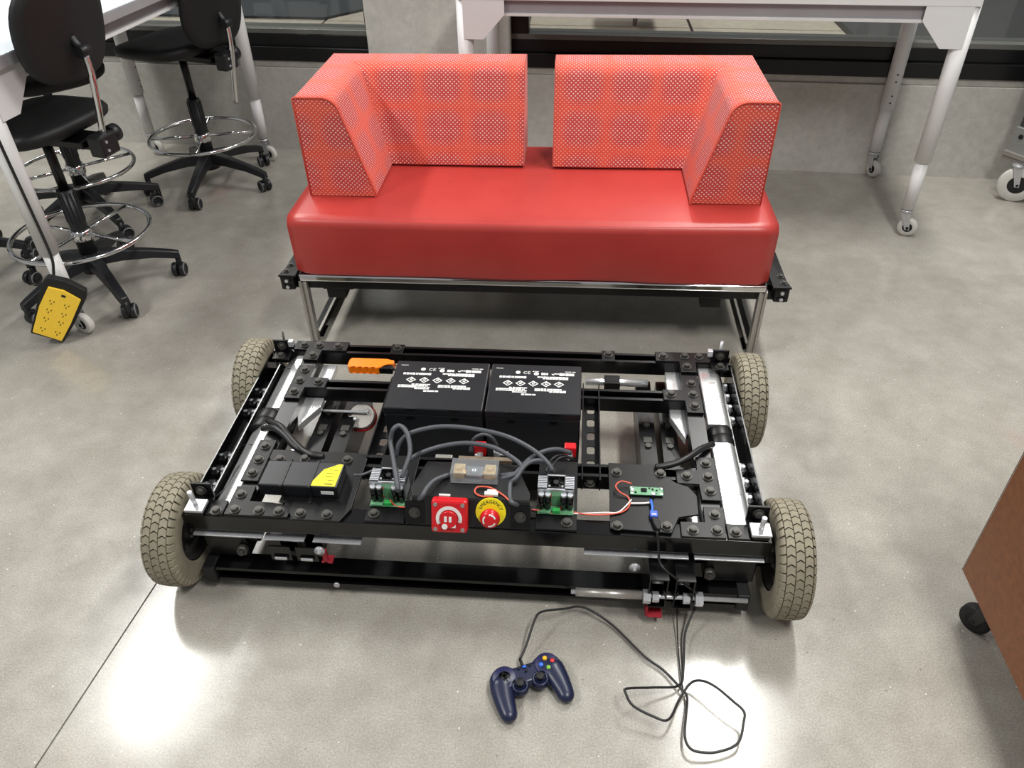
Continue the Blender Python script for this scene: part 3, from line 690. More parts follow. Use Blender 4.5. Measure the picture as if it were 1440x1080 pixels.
# wheels: rim > (tyre, hub); one mesh of each shared by the four
def wheel_parts():
    W = .036
    t = MB(); t.mi = 1
    t.lathe([(.070, -.026), (.078, -.033), (.100, -.0375), (.114, -.036), (.1215, -.030), (.1235, -.018), (.1242, 0), (.1235, .018), (.1215, .030), (.114, .036), (.100, .0375), (.078, .033), (.070, .026)], (0, 0, 0), (1, 0, 0), 72)
    t.lathe([(.072, -.0335), (.080, -.0365), (.101, -.0385), (.1125, -.0372)], (0, 0, 0), (1, 0, 0), 72); t.lathe([(.1125, .0372), (.101, .0385), (.080, .0365), (.072, .0335)], (0, 0, 0), (1, 0, 0), 72)
    for f in t.bm.faces: f.material_index = 1
    for f in t.bm.faces:
        if f.calc_center_median().yz.length < .108: f.material_index = 0
    t.mi = 0; N = 42
    def rr(x): return .1318-.0028*(abs(x)/.03)**2.4
    def P(r, a, x): return V(x, r*math.cos(a), r*math.sin(a))
    cols = [(-.0262, -.0100, 1, .5), (-.0082, .0082, 1, 0), (.0100, .0262, 1, .5)]
    for (xa, xb, ch, ph) in cols:
        for k in range(N):
            a0 = 2*math.pi*(k+ph)/N; da = 2*math.pi/N*.84
            xm = (xa+xb)/2; off = 2*math.pi/N*.26
            pts = [(xa, 0), (xm, -off), (xb, 0), (xb, da), (xm, da-off), (xa, da)]
            top = [t.bm.verts.new(P(rr(x), a0+a, x)) for x, a in pts]; bot = [t.bm.verts.new(P(.1205, a0+a, x)) for x, a in pts]
            fs = [t.bm.faces.new((top[0], top[1], top[4], top[5])), t.bm.faces.new((top[1], top[2], top[3], top[4]))]
            fs += [t.bm.faces.new((top[i], bot[i], bot[(i+1) % 6], top[(i+1) % 6])) for i in range(6)]; t._tag(fs)
    for s in (-1, 1):
        for k in range(N):
            a0 = 2*math.pi*(k+.25)/N; da = 2*math.pi/N*.78
            xs = [(.0280, 0), (.0318, .35), (.0352, .55), (.0374, .55)]; rs = [rr(.0280), .1272, .1225, .1130]
            T = [[t.bm.verts.new(P(r+0, a0+q*.05+e*da*(1-.15*i/3), s*x)) for i, ((x, q), r) in enumerate(zip(xs, rs))] for e in (0, 1)]
            Bt = [[t.bm.verts.new(P(r, a0+e*da, s*x)) for x, r in ((.0280, .1195), (.032, .1175), (.035, .113), (.0365, .108))] for e in (0, 1)]
            fs = [t.bm.faces.new((T[0][i], T[0][i+1], T[1][i+1], T[1][i])) for i in range(3)]
            for e in (0, 1): fs += [t.bm.faces.new((T[e][i], T[e][i+1], Bt[e][i+1], Bt[e][i])) for i in range(3)]
            fs.append(t.bm.faces.new((T[0][0], T[1][0], Bt[1][0], Bt[0][0]))); t._tag(fs)
    r = MB(); r.lathe([(.071, -.024), (.074, -.031), (.068, -.031), (.060, -.020), (.030, -.012), (.026, -.022), (.012, -.024), (.012, .024), (.026, .022), (.030, .012), (.060, .020), (.068, .031), (.074, .031), (.071, .024)], (0, 0, 0), (1, 0, 0), 40, True)
    for k in range(4):
        a = math.pi/2*k+.4
        for s in (-1, 1): r.cyl(V(s*.012, .043*math.cos(a), .043*math.sin(a)), V(s*.020, .043*math.cos(a), .043*math.sin(a)), .006, n=6)
    h = MB(); h.cyl((-.030, 0, 0), (.030, 0, 0), .0115, n=16); h.cyl((-.036, 0, 0), (-.028, 0, 0), .014, n=6); h.cyl((.028, 0, 0), (.036, 0, 0), .014, n=6)
    return r, t, h
r, t, h = wheel_parts()
w0 = build(r, 'wheel', 'rim', chassis, 'black wheel rim with a beige knobbly tyre'); ty0 = build(t, 'tyre', ['tyre', 'tyre_dark'], w0); hb0 = build(h, 'hub', 'bolt', w0)
for o in (w0, ty0, hb0): o.location = V(0, 0, 0)
co_ = ORG[chassis.name]
for i, (x, y) in enumerate(((-.8851, 1.1553), (.4832, 1.1553), (-.8851, 1.7053), (.4832, 1.7053))):
    if i == 0: wn = w0; wn.location = V(x, y, .131)-co_
    else:
        wn = link_copy(w0, chassis, V(x, y, .131)-co_)
        link_copy(ty0, wn, V(0, 0, 0)); link_copy(hb0, wn, V(0, 0, 0))
    wn.rotation_euler = (.4*i, 0, 0)

# ------------------------------------------------------------------ batteries
def battery(x0, x1, lab):
    y0, y1, z0, z1 = 1.425, 1.617, .068, .295
    t = thing('battery', lab, 'battery', ((x0+x1)/2, (y0+y1)/2, z0), 'two batteries in the middle of the chassis')
    m = MB(); m.box(x0, x1, y0, y1, z0, z1-.02, .004); build(m, 'case', 'battery_case', t)
    m = MB(); m.box(x0-.001, x1+.001, y0-.001, y1+.001, z1-.022, z1, .0035); lid = build(m, 'lid', 'battery_case', t)
    for fx in (.27, .72):
        xx = x0+(x1-x0)*fx; m = MB(); m.box(xx-.012, xx+.012, y0-.003, y0+.006, z1-.004, z1+.001, .001); build(m, 'lid_latch', 'black_plastic', lid); m = MB(); m.box(xx-.010, xx+.010, y0-.004, y0-.001, z1-.03, z1-.027); build(m, 'lid_slot', 'black_gloss', lid)
    m = MB(); zz = z1; W = x1-x0
    def bar(fx0, fx1, fy, hh): m.box(x0+W*fx0, x0+W*fx1, y0+.192*fy-hh/2, y0+.192*fy+hh/2, zz, zz+.0006)
    random.seed(3)
    bar(.05, .13, .90, .0015)
    for fx0, fx1, fy, hh in ((.10, .40, .715, .006), (.52, .86, .73, .004), (.58, .86, .70, .004), (.08, .40, .46, .0035), (.08, .42, .43, .003), (.22, .42, .49, .003), (.26, .42, .40, .003), (.50, .80, .475, .004), (.50, .84, .445, .003), (.66, .84, .42, .0035), (.36, .52, .355, .0045), (.76, .93, .80, .008), (.68, .76, .81, .003), (.82, .94, .86, .0015), (.46, .53, .85, .0015), (.56, .64, .80, .007)):
        n = max(3, int((fx1-fx0)*30)); st = (fx1-fx0)/n
        for k in range(n): bar(fx0+k*st, fx0+(k+random.uniform(.75, .99))*st, fy, hh*random.uniform(1.1, 1.5))
    for k, fx in enumerate((.20, .34, .48, .62, .76)):
        cx, cy, h = x0+W*fx, y0+.192*.585, .0118
        oc = [(cx-h*1.1, cy), (cx, cy-h), (cx+h*1.1, cy), (cx, cy+h)]; inn = [(cx+(a-cx)*.72, cy+(b-cy)*.72) for a, b in oc]
        for i in range(4): m.plate([oc[i], oc[(i+1) % 4], inn[(i+1) % 4], inn[i]], zz, zz+.0006)
        m.box(cx-.003, cx+.003, cy-.003, cy+.003, zz, zz+.0006); m.box(cx-.001, cx+.004, cy, cy+.006, zz, zz+.0006)
    m.cyl((x0+W*.30, y0+.192*.82, zz), (x0+W*.30, y0+.192*.82, zz+.0006), .0062, n=20)
    m.cyl((x0+W*.505, y0+.192*.80, zz), (x0+W*.505, y0+.192*.80, zz+.0006), .0065, n=20)
    text_mesh('C\u0190', .015, .0003, Matrix.Translation((x0+W*.40, y0+.192*.815, zz+.0003)), m)
    m.cyl((x0+W*.69, y0+.192*.80, zz), (x0+W*.69, y0+.192*.80, zz+.0006), .004, n=6)
    build(m, 'label_print', 'white_print', lid, 'white printed warnings and symbols')['kind'] = 'stuff'
    return t
battery(-.449, -.207, 'black battery on the left, beside the orange-handled tool')
battery(-.200, .030, 'black battery on the right, beside the silver tube')
for x, y, lab in ((-.205, 1.345, 'red terminal cover standing below the gap of the batteries'), (.008, 1.352, 'red terminal cover below the right battery by the perforated channel')):
    t = thing('terminal_cover', lab, 'terminal cover', (x, y, ZT))
    m = MB(); m.box(x-.014, x+.014, y-.003, y+.018, ZT-.001, ZT+.030, .003); build(m, 'cover', 'red_plastic', t)
    m = MB(); m.cyl((x, y-.012, ZT+.001), (x, y-.003, ZT+.012), .007, n=6); m.ball((x-.008, y-.008, ZT+.006), .005); build(m, 'nut', 'zinc', t)
t = thing('terminal_bolt', 'bare zinc terminal bolt to the right of the middle red cover', 'terminal', (-.16, 1.345, ZT))
m = MB(); m.cyl((-.165, 1.345, ZT), (-.165, 1.345, ZT+.016), .009, n=6); m.cyl((-.165, 1.345, ZT+.016), (-.165, 1.345, ZT+.024), .004, n=10); m.box(-.160, -.138, 1.338, 1.352, ZT+.006, ZT+.010, .001); build(m, 'nut', 'zinc', t)

# ------------------------------------------------------------------ orange tool
t = thing('hand_tool', 'orange ribbed tool handle with grey rod lying on the rear frame', 'tool', (-.54, 1.665, .20))
prof = [(-.603, 1.682), (-.598, 1.690), (-.50, 1.688), (-.478, 1.684), (-.478, 1.668), (-.500, 1.664), (-.510, 1.652)]
for i in range(4):
    xx = -.522-i*.018; prof += [(xx, 1.646), (xx-.009, 1.654)]
prof += [(-.596, 1.646), (-.603, 1.656)]
m = MB(); m.plate(prof, .222, .246, .003); build(m, 'handle', 'orange', t)
m = MB(); m.plate([(-.515, 1.648), (-.478, 1.648), (-.478, 1.667), (-.497, 1.667)], .224, .243, .002); build(m, 'trigger', 'black_plate', t)
m = MB(); m.cyl((-.478, 1.678, .234), (-.448, 1.678, .234), .004, n=12); m.cyl((-.478, 1.664, .230), (-.455, 1.664, .228), .005, n=12); build(m, 'rod', 'brushed', t)

# ------------------------------------------------------------------ power supply, strapped down
t = thing('power_supply', 'flat black box with yellow label strapped on the front left plate', 'power supply', (-.592, 1.225, ZT+.007))
zb = ZT+.007
m = MB(); m.box(-.686, -.505, 1.178, 1.258, zb, zb+.034, .0035); bx = build(m, 'box', 'battery_case', t)
m = MB(); zl = zb+.034
m.plate([(-.570, 1.181), (-.510, 1.181), (-.508, 1.250), (-.516, 1.252), (-.548, 1.233)], zl, zl+.0005); build(m, 'label_sticker', 'yellow_label', bx, 'yellow warning label')
m = MB()
for k, (a, b) in enumerate(((-.535, -.515), (-.54, -.515), (-.538, -.518), (-.53, -.516))):
    yy = 1.232-k*.011; m.box(a, b, yy-.0006, yy+.0006, zl+.0005, zl+.0008)
m.box(-.535, -.517, 1.186, 1.1885, zl+.0005, zl+.0008)
build(m, 'label_print', 'black_print', bx)
m = MB(); m.box(-.543, -.514, 1.1770, 1.1782, zb+.012, zb+.021, .0003); sk = build(m, 'barcode_sticker', 'white_print', bx, 'small white sticker with printed code')
for x in (-.632, -.567):
    m = MB(); m.box(x-.003, x+.003, 1.176, 1.260, zl, zl+.0016); m.box(x-.003, x+.003, 1.1745, 1.178, zb-.004, zl+.0016); m.box(x-.003, x+.003, 1.258, 1.2615, zb, zl+.0016); m.box(x-.004, x+.004, 1.158, 1.176, zb, zb+.002); build(m, 'cable_tie', 'black_plastic', t)

# ------------------------------------------------------------------ motor controllers
def controller(x0, x1, lab):
    y0, y1 = 1.182, 1.224; zb = ZT+.007; zt = .288
    t = thing('motor_controller', lab, 'circuit board', ((x0+x1)/2, 1.2, zb), 'motor controllers in front of the batteries')
    m = MB(); m.box(x0, x1, y0-.024, y1+.004, zb+.002, zb+.004, .0005); 
    for px, py in ((x0+.004, y0-.020), (x1-.004, y0-.020), (x0+.004, y1), (x1-.004, y1)): m.cyl((px, py, zb), (px, py, zb+.006), .003, n=8)
    build(m, 'board', 'pcb_green', t)
    m = MB(); m.box(x0, x1, y0+.016, y1+.002, zt-.022, zt-.016)
    m.box(x0, x0+.0025, y0, y1+.002, zb+.004, zt-.004); m.box(x1-.0025, x1, y0, y1+.002, zb+.004, zt-.004)
    for k in range(9):
        zz = 0; yy = y0+(y1-y0)*k/8
        for a, b in ((x0, x0+.020), (x1-.020, x1)): m.box(a, b, yy-.0014, yy+.0014, zt-.018, zt)
    m.box(x0, x1, y0-.0015, y0+.0015, zt-.005, zt); m.box(x0, x1, y1-.0015, y1+.0015, zt-.018, zt)
    hs = build(m, 'heat_sink', 'heatsink', t)
    xc, yc = (x0+x1)/2, (y0+y1)/2+.002
    m = MB(); f = .0175
    m.box(xc-f-.002, xc-f, yc-f, yc+f, zt-.012, zt-.001); m.box(xc+f, xc+f+.002, yc-f, yc+f, zt-.012, zt-.001); m.box(xc-f, xc+f, yc-f, yc-f+.002, zt-.012, zt-.001); m.box(xc-f, xc+f, yc+f-.002, yc+f, zt-.012, zt-.001); m.box(xc-f, xc+f, yc-f, yc+f, zt-.013, zt-.011)
    m.cyl((xc, yc, zt-.011), (xc, yc, zt-.001), .006, n=20)
    for k in range(7):
        a = 2*math.pi*k/7; d = V(math.cos(a), math.sin(a), 0); n = V(-math.sin(a), math.cos(a), 0)
        p = V(xc, yc, zt-.006)
        m.hexa([p+d*.005-n*.0015-V(0, 0, .004), p+d*.016-n*.004-V(0, 0, .004), p+d*.016-n*.003-V(0, 0, .003), p+d*.005-V(0, 0, .003), p+d*.005+n*.001+V(0, 0, .003), p+d*.016+n*.003+V(0, 0, .003), p+d*.016+n*.004+V(0, 0, .004), p+d*.005+n*.002+V(0, 0, .004)])
    fan = build(m, 'fan', 'black_plastic', t)
    for sx in (-1, 1): m = MB(); m.cyl((xc+sx*.014, yc-.0155, zt-.001), (xc+sx*.014, yc-.0155, zt+.002), .0025, n=8); build(m, 'screw', 'zinc', fan)
    for fx in (.11, .29, .72, .90):
        m = MB(); xx = x0+(x1-x0)*fx; m.cyl((xx, y0-.008, zb+.008), (xx, y0-.008, zt-.012), .0070, n=16); c = build(m, 'capacitor', 'black_gloss', t)
        m = MB(); m.cyl((xx, y0-.008, zt-.012), (xx, y0-.008, zt-.007), .0070, .0060, 16); build(m, 'capacitor_top', 'heatsink', c)
    m = MB(); m.box(xc-.010, xc+.012, y0-.002, y0, zb+.01, zt-.020); build(m, 'upright_board', 'pcb_green', t)
    m = MB(); m.box(xc-.006, xc+.010, y0-.024, y0-.014, zb+.004, zb+.014, .001); build(m, 'terminal_block', 'terminal_green', t)
    m = MB(); m.box(x0+.006, xc-.010, y0-.024, y0-.017, zb+.004, zb+.008, .001); build(m, 'connector', 'pcb_green', t)
    m = MB(); m.tube([(xc-.009, y0-.006, zb+.012), (xc-.011, y0-.008, zb+.03), (xc-.009, y0-.004, zt-.014)], .0011, 6); build(m, 'wire', 'red_plastic', t)
    return t
controller(-.430, -.352, 'left motor controller with cooling fan, silver heat sink and black capacitors')
controller(-.060, .019, 'right motor controller with cooling fan, beside the yellow emergency disc')

# ------------------------------------------------------------------ fuse holder, switch, emergency stop
t = thing('fuse_holder', 'clear plastic fuse holder with brass ends on the switch console', 'fuse holder', (-.199, 1.212, .288))
m = MB(); m.box(-.250, -.147, 1.186, 1.240, .288, .291, .001); m.box(-.218, -.182, 1.200, 1.226, .291, .300, .002); build(m, 'base', 'castor_grey', t)
m = MB(); m.cyl((-.208, 1.213, .300), (-.192, 1.213, .300), .007, n=16); build(m, 'fuse', 'heatsink', t)
for s in (-1, 1):
    m = MB(); xx = -.199+s*.034; m.box(xx-.012, xx+.012, 1.198, 1.228, .291, .308, .001); m.box(xx-s*.012-.008, xx-s*.012+.008, 1.207, 1.219, .294, .298); m.cyl((xx, 1.213, .307), (xx, 1.213, .313), .0075, n=6); build(m, 'brass_terminal', 'brass', t)
m = MB(); P = rounded([(1.187, .291, 0), (1.187, .316, .006), (1.239, .316, .006), (1.239, .291, 0)], 4)
Q = [(1.2390-.0015, .291), (1.2375, .3145), (1.1885, .3145), (1.1885, .291)]
m.prism(P+Q, lambda y, z: V(-.250, y, z), lambda y, z: V(-.147, y, z)); m.box(-.250, -.2485, 1.187, 1.239, .291, .3155); m.box(-.1485, -.147, 1.187, 1.239, .291, .3155)
build(m, 'clear_cover', 'clear_plastic', t)
# frame of the sloping console front
ex = V(1, 0, 0); eu = (cf(0, 1)-cf(0, 0)).normalized(); en = ex.cross(eu)    # outward normal
if en.y > 0: en = -en
def con(x, f, h=0): return cf(x, f)+en*h
def conm(x, f, h):
    mm = Matrix((ex, eu, en)).transposed().to_4x4(); mm.translation = con(x, f, h); return mm
t = thing('battery_switch', 'red square rotary power switch on the sloping console front', 'switch', tuple(con(-.243, .48)))
m = MB(); c = con(-.243, .48, .0145); m.obox(c, ex, eu, en, .0385, .037, .0135, .006); sb = build(m, 'body', 'red_plastic', t)
for sx in (-1, 1):
    for sy in (-1, 1):
        m = MB(); c = con(-.243, .48, .0275)+ex*.029*sx+eu*.028*sy; m.cyl(c, c+en*.0015, .0045, n=12); build(m, 'corner_screw', 'brushed', sb)
m = MB(); c = con(-.243, .48, .028)-eu*.003
for k in range(17):
    a0 = R(-20+k*13.6); a1 = R(-20+(k+.97)*13.6)
    def pp(r, a): return c+ex*math.cos(a)*r+eu*math.sin(a)*r
    vs = [pp(.0205, a0), pp(.028, a0), pp(.028, a1), pp(.0205, a1)]
    m.hexa(vs+[v+en*.0008 for v in vs])
build(m, 'dial_ring', 'white_print', sb, 'cream arc printed round the dial')
m = MB(); m.cyl(c, c+en*.008, .0195, .018, 28); kn = build(m, 'knob', 'red_plastic', t)
m = MB(); c2 = c+en*.008; 
for dx in (-.006, .004): m.obox(c2+ex*dx+eu*.002+en*.0006, ex, eu, en, .0028, .006, .0008)
m.obox(c2-eu*.015+ex*.003+en*.0006-en*.004, ex, eu, en, .012, .0032, .003, .001); m.cyl(c2-eu*.015-ex*.008-en*.004, c2-eu*.015-ex*.008+en*.001, .0062, n=14)
build(m, 'knob_pointer', 'white_print', kn, 'cream pointer of the knob')
m = MB(); c = con(-.256, 1.03, .004); m.obox(c+V(0, .004, .004), ex, V(0, 1, 0), V(0, 0, 1), .012, .002, .002); build(m, 'white_tab', 'white_print', t)
t = thing('emergency_stop', 'yellow disc with red mushroom stop button reading EMERGENCY', 'emergency stop', tuple(con(-.157, .52)))
c = con(-.157, .56, .0)
m = MB(); m.cyl(c, c+en*.003, .0325, n=40); ds = build(m, 'warning_disc', 'yellow_label', t)
m = MB(); s = 'EMERGENCY'
for i, chh in enumerate(s):
    a = R(158-i*17)
    p = c+ex*math.cos(a)*.0235+eu*math.sin(a)*.0235+en*.0032
    x_ = (ex*math.sin(a)-eu*math.cos(a)).normalized(); y_ = (ex*math.cos(a)+eu*math.sin(a)).normalized()
    mm = Matrix((x_, y_, en)).transposed().to_4x4(); mm.translation = p
    text_mesh(chh, .0105, .0003, mm, m)
build(m, 'lettering', 'black_print', ds, 'black word EMERGENCY in an arc')
c = c-eu*.007
m = MB(); m.lathe([(0, 0), (.012, 0), (.012, .012), (.0205, .012), (.0215, .016), (.0195, .024), (.012, .028), (0, .029)], c+en*.003, en, 32); kb = build(m, 'push_button', 'red_plastic', t)
m = MB(); c3 = c+en*.0325
for k0 in (20, 140, 260):
    for k in range(5):
        a0 = R(k0+k*15); a1 = R(k0+(k+.95)*15)
        def pq(r, a): return c3+ex*math.cos(a)*r+eu*math.sin(a)*r+en*(-.0020 if r > .0135 else -.0012)
        vs = [pq(.0115, a0), pq(.0145, a0), pq(.0145, a1), pq(.0115, a1)]; m.hexa(vs+[v+en*.0012 for v in vs])
build(m, 'arrow_print', 'white_print', kb)
t = thing('wire_connector', 'small white plug behind the yellow emergency disc', 'connector', (-.155, 1.155, .288))
m = MB(); m.box(-.172, -.143, 1.150, 1.160, .2885, .296, .001); m.box(-.167, -.147, 1.160, 1.167, .2885, .294, .001); build(m, 'plug', 'white_print', t)
# small green controller board
t = thing('microcontroller_board', 'small green circuit board lying on the front right plate', 'circuit board', (.178, 1.238, ZT+.007))
zb = ZT+.0105
m = MB(); m.box(.144, .217, 1.226, 1.250, zb, zb+.0022, .0005); bd = build(m, 'board', 'pcb_green', t)
m = MB(); m.box(.168, .181, 1.234, 1.245, zb+.002, zb+.0045, .0004); build(m, 'chip', 'black_gloss', bd)
m = MB()
for x, y, a in ((.150, 1.244, .002), (.156, 1.232, .0022), (.187, 1.246, .0018), (.194, 1.243, .0022), (.203, 1.240, .002), (.200, 1.231, .002), (.211, 1.245, .0016)): m.box(x-a, x+a, y-a*.8, y+a*.8, zb+.002, zb+.004, .0003)
build(m, 'components', 'black_gloss', bd)['kind'] = 'stuff'
m = MB()
for x, y in ((.148, 1.246), (.148, 1.230), (.213, 1.230), (.213, 1.246)): m.cyl((x, y, zb+.002), (x, y, zb+.0032), .003, n=12)
m.box(.146, .152, 1.234, 1.242, zb+.002, zb+.0055); m.box(.1905, .199, 1.224, 1.2305, zb+.001, zb+.006, .0005); build(m, 'solder_pads', 'heatsink', bd)['kind'] = 'stuff'
for i, (x, y) in enumerate(((.150, 1.229), (.150, 1.247), (.211, 1.229), (.211, 1.247))):
    m = MB(); m.cyl((x, y, ZT+.007), (x, y, zb), .002, n=8); build(m, 'standoff', 'black_plastic', t)
# usb plug joint
t = thing('cable_plug', 'blue ended plug joining the board lead to the gamepad cable', 'plug', (.196, 1.155, ZT+.007))
zb = ZT+.007
m = MB(); m.box(.184, .200, 1.158, 1.176, zb+.001, zb+.011, .001); build(m, 'socket', 'blue', t)
m = MB(); m.box(.187, .197, 1.163, 1.166, zb+.010, zb+.0118); build(m, 'shield', 'white_print', t)
m = MB(); m.plate([(.186, 1.158), (.201, 1.156), (.206, 1.136), (.202, 1.124), (.196, 1.124), (.190, 1.138)], zb, zb+.011, .002); build(m, 'plug_body', 'black_rubber', t)

# ------------------------------------------------------------------ cables
def cable(name, pts, r, mat, label, cat='cable', group=None, n=8):
    m = MB(); m.tube(pts, r, n); return tag(build(m, name, mat), label, cat, group)
cable('power_cable', [(-0.359, 1.154, 0.29), (-0.39, 1.253, 0.3), (-0.401, 1.289, 0.31), (-0.394, 1.301, 0.335), (-0.379, 1.308, 0.34), (-0.358, 1.282, 0.34), (-0.347, 1.246, 0.32), (-0.354, 1.214, 0.3), (-0.359, 1.198, 0.285)], 0.0058, 'cable_grey', 'thick grey cable looping up behind the left motor controller', 'cable')
cable('power_cable', [(-0.389, 1.27, 0.28), (-0.379, 1.286, 0.31), (-0.35, 1.299, 0.33), (-0.286, 1.311, 0.34), (-0.213, 1.308, 0.34), (-0.139, 1.294, 0.335), (-0.082, 1.274, 0.32), (-0.045, 1.25, 0.305), (-0.028, 1.235, 0.29)], 0.0056, 'cable_grey', 'longest thick grey cable arching along the battery fronts', 'cable')
cable('power_cable', [(-0.36, 1.248, 0.285), (-0.33, 1.262, 0.3), (-0.282, 1.272, 0.315), (-0.227, 1.281, 0.32), (-0.17, 1.273, 0.32), (-0.129, 1.258, 0.31), (-0.099, 1.237, 0.3), (-0.106, 1.224, 0.29), (-0.145, 1.218, 0.285)], 0.0056, 'cable_grey', 'thick grey cable arching from left controller to the fuse holder', 'cable')
cable('power_cable', [(0.01, 1.316, 0.27), (-0.02, 1.31, 0.285), (-0.051, 1.291, 0.295), (-0.081, 1.26, 0.3), (-0.102, 1.23, 0.295), (-0.115, 1.217, 0.29), (-0.144, 1.207, 0.285)], 0.0056, 'cable_grey', 'thick grey cable from the right red terminal cover to the fuse holder', 'cable')
cable('power_cable', [(-0.025, 1.236, 0.285), (-0.045, 1.251, 0.3), (-0.069, 1.244, 0.31), (-0.09, 1.227, 0.31), (-0.107, 1.198, 0.3), (-0.119, 1.19, 0.29), (-0.117, 1.151, 0.287), (-0.108, 1.134, 0.288), (-0.076, 1.167, 0.24), (-0.061, 1.169, 0.232)], 0.0052, 'cable_grey', 'grey cable curling down to the right side of the console', 'cable')
cable('power_cable', [(-0.253, 1.211, 0.29), (-0.282, 1.181, 0.3), (-0.296, 1.155, 0.3), (-0.306, 1.137, 0.29), (-0.336, 1.17, 0.24), (-0.35, 1.174, 0.23)], 0.0056, 'cable_grey', 'grey cable from the left end of the fuse holder to the console edge', 'cable')
cable('power_cable', [(-0.044, 1.23, 0.29), (-0.038, 1.247, 0.3), (-0.026, 1.258, 0.31), (-0.008, 1.276, 0.3), (0.015, 1.287, 0.28)], 0.0028, 'cable_black', 'upper thin black lead curving over the right motor controller', 'cable')
cable('power_cable', [(-0.034, 1.231, 0.29), (-0.027, 1.248, 0.3), (-0.017, 1.259, 0.305), (-0.001, 1.27, 0.3), (0.018, 1.28, 0.28)], 0.0028, 'cable_black', 'lower thin black lead curving over the right motor controller', 'cable')
cable('power_cable', [(-0.223, 1.316, 0.26), (-0.216, 1.327, 0.29), (-0.193, 1.335, 0.3), (-0.174, 1.335, 0.29), (-0.163, 1.339, 0.26)], 0.0045, 'cable_grey', 'short grey cable bridging the middle terminals under the batteries', 'cable')
cable('power_cable', [(-0.483, 1.235, 0.25), (-0.466, 1.248, 0.24), (-0.437, 1.269, 0.24)], 0.003, 'cable_grey', 'thin grey lead between the strapped black box and left controller', 'cable')
cable('motor_cable', [(-0.75, 1.426, 0.235), (-0.705, 1.395, 0.245), (-0.68, 1.371, 0.24), (-0.632, 1.326, 0.235), (-0.602, 1.31, 0.235), (-0.577, 1.312, 0.23)], 0.0085, 'cable_black', 'upper of two thick black motor cables at the left', 'cable')
cable('motor_cable', [(-0.758, 1.407, 0.225), (-0.724, 1.395, 0.24), (-0.689, 1.37, 0.24), (-0.653, 1.337, 0.235), (-0.603, 1.313, 0.23)], 0.0085, 'cable_black', 'lower of two thick black motor cables at the left', 'cable')
cable('motor_cable', [(0.35, 1.415, 0.225), (0.314, 1.379, 0.24), (0.277, 1.34, 0.245), (0.243, 1.324, 0.24), (0.206, 1.317, 0.235)], 0.0078, 'cable_black', 'thick black motor cable at the right, running to the plate', 'cable')
cable('sensor_wire', [(-0.776, 1.312, 0.2), (-0.788, 1.286, 0.2), (-0.794, 1.237, 0.19), (-0.821, 1.21, 0.18)], 0.0028, 'cable_black', 'outermost thin black wire by the front left motor', 'wire')
cable('sensor_wire', [(-0.767, 1.312, 0.2), (-0.778, 1.268, 0.2), (-0.792, 1.22, 0.19), (-0.801, 1.193, 0.18)], 0.0028, 'cable_black', 'middle thin black wire by the front left motor', 'wire')
cable('sensor_wire', [(-0.761, 1.305, 0.2), (-0.766, 1.259, 0.2), (-0.778, 1.214, 0.19), (-0.789, 1.189, 0.18)], 0.0028, 'cable_black', 'innermost thin black wire by the front left motor', 'wire')
cable('signal_wire', [(-0.152, 1.15, 0.29), (-0.178, 1.149, 0.29), (-0.193, 1.158, 0.292), (-0.188, 1.173, 0.293), (-0.16, 1.172, 0.293), (-0.131, 1.154, 0.29), (-0.109, 1.137, 0.285), (-0.076, 1.165, 0.24)], 0.0019, 'wire_red', 'orange-red wire looping from the small white plug', 'wire')
cable('signal_wire', [(-0.038, 1.184, 0.24), (-0.041, 1.176, 0.23), (-0.018, 1.163, 0.23), (0.009, 1.165, 0.23), (0.086, 1.169, 0.235), (0.114, 1.171, 0.235), (0.133, 1.191, 0.235), (0.146, 1.211, 0.235)], 0.0018, 'wire_white', 'white wire from right controller to the green board', 'wire')
cable('signal_wire', [(-0.01, 1.186, 0.24), (0.009, 1.175, 0.23), (0.055, 1.161, 0.235), (0.114, 1.169, 0.235), (0.139, 1.189, 0.235), (0.14, 1.217, 0.235), (0.121, 1.228, 0.24), (0.112, 1.242, 0.245), (0.125, 1.257, 0.245), (0.148, 1.256, 0.24)], 0.0018, 'wire_red', 'pale red wire curling round to the green board end', 'wire')
cable('signal_wire', [(-0.076, 1.165, 0.24), (-0.045, 1.165, 0.235), (-0.018, 1.16, 0.235), (-0.008, 1.177, 0.24)], 0.0018, 'wire_red', 'short red wire below the right motor controller', 'wire')
cable('signal_wire', [(-0.384, 1.164, 0.25), (-0.373, 1.161, 0.235), (-0.356, 1.158, 0.235), (-0.344, 1.159, 0.235)], 0.0018, 'wire_red', 'short red wire below the left motor controller', 'wire')
cable('signal_wire', [(0.144, 1.2, 0.235), (0.172, 1.202, 0.235), (0.186, 1.205, 0.235)], 0.0022, 'wire_white', 'short white wire along the front of the green board', 'wire')
cable('board_lead', [(0.188, 1.208, 0.24), (0.19, 1.189, 0.24), (0.188, 1.169, 0.24)], 0.0028, 'lens_blue', 'pale blue lead between green board and blue plug', 'wire')
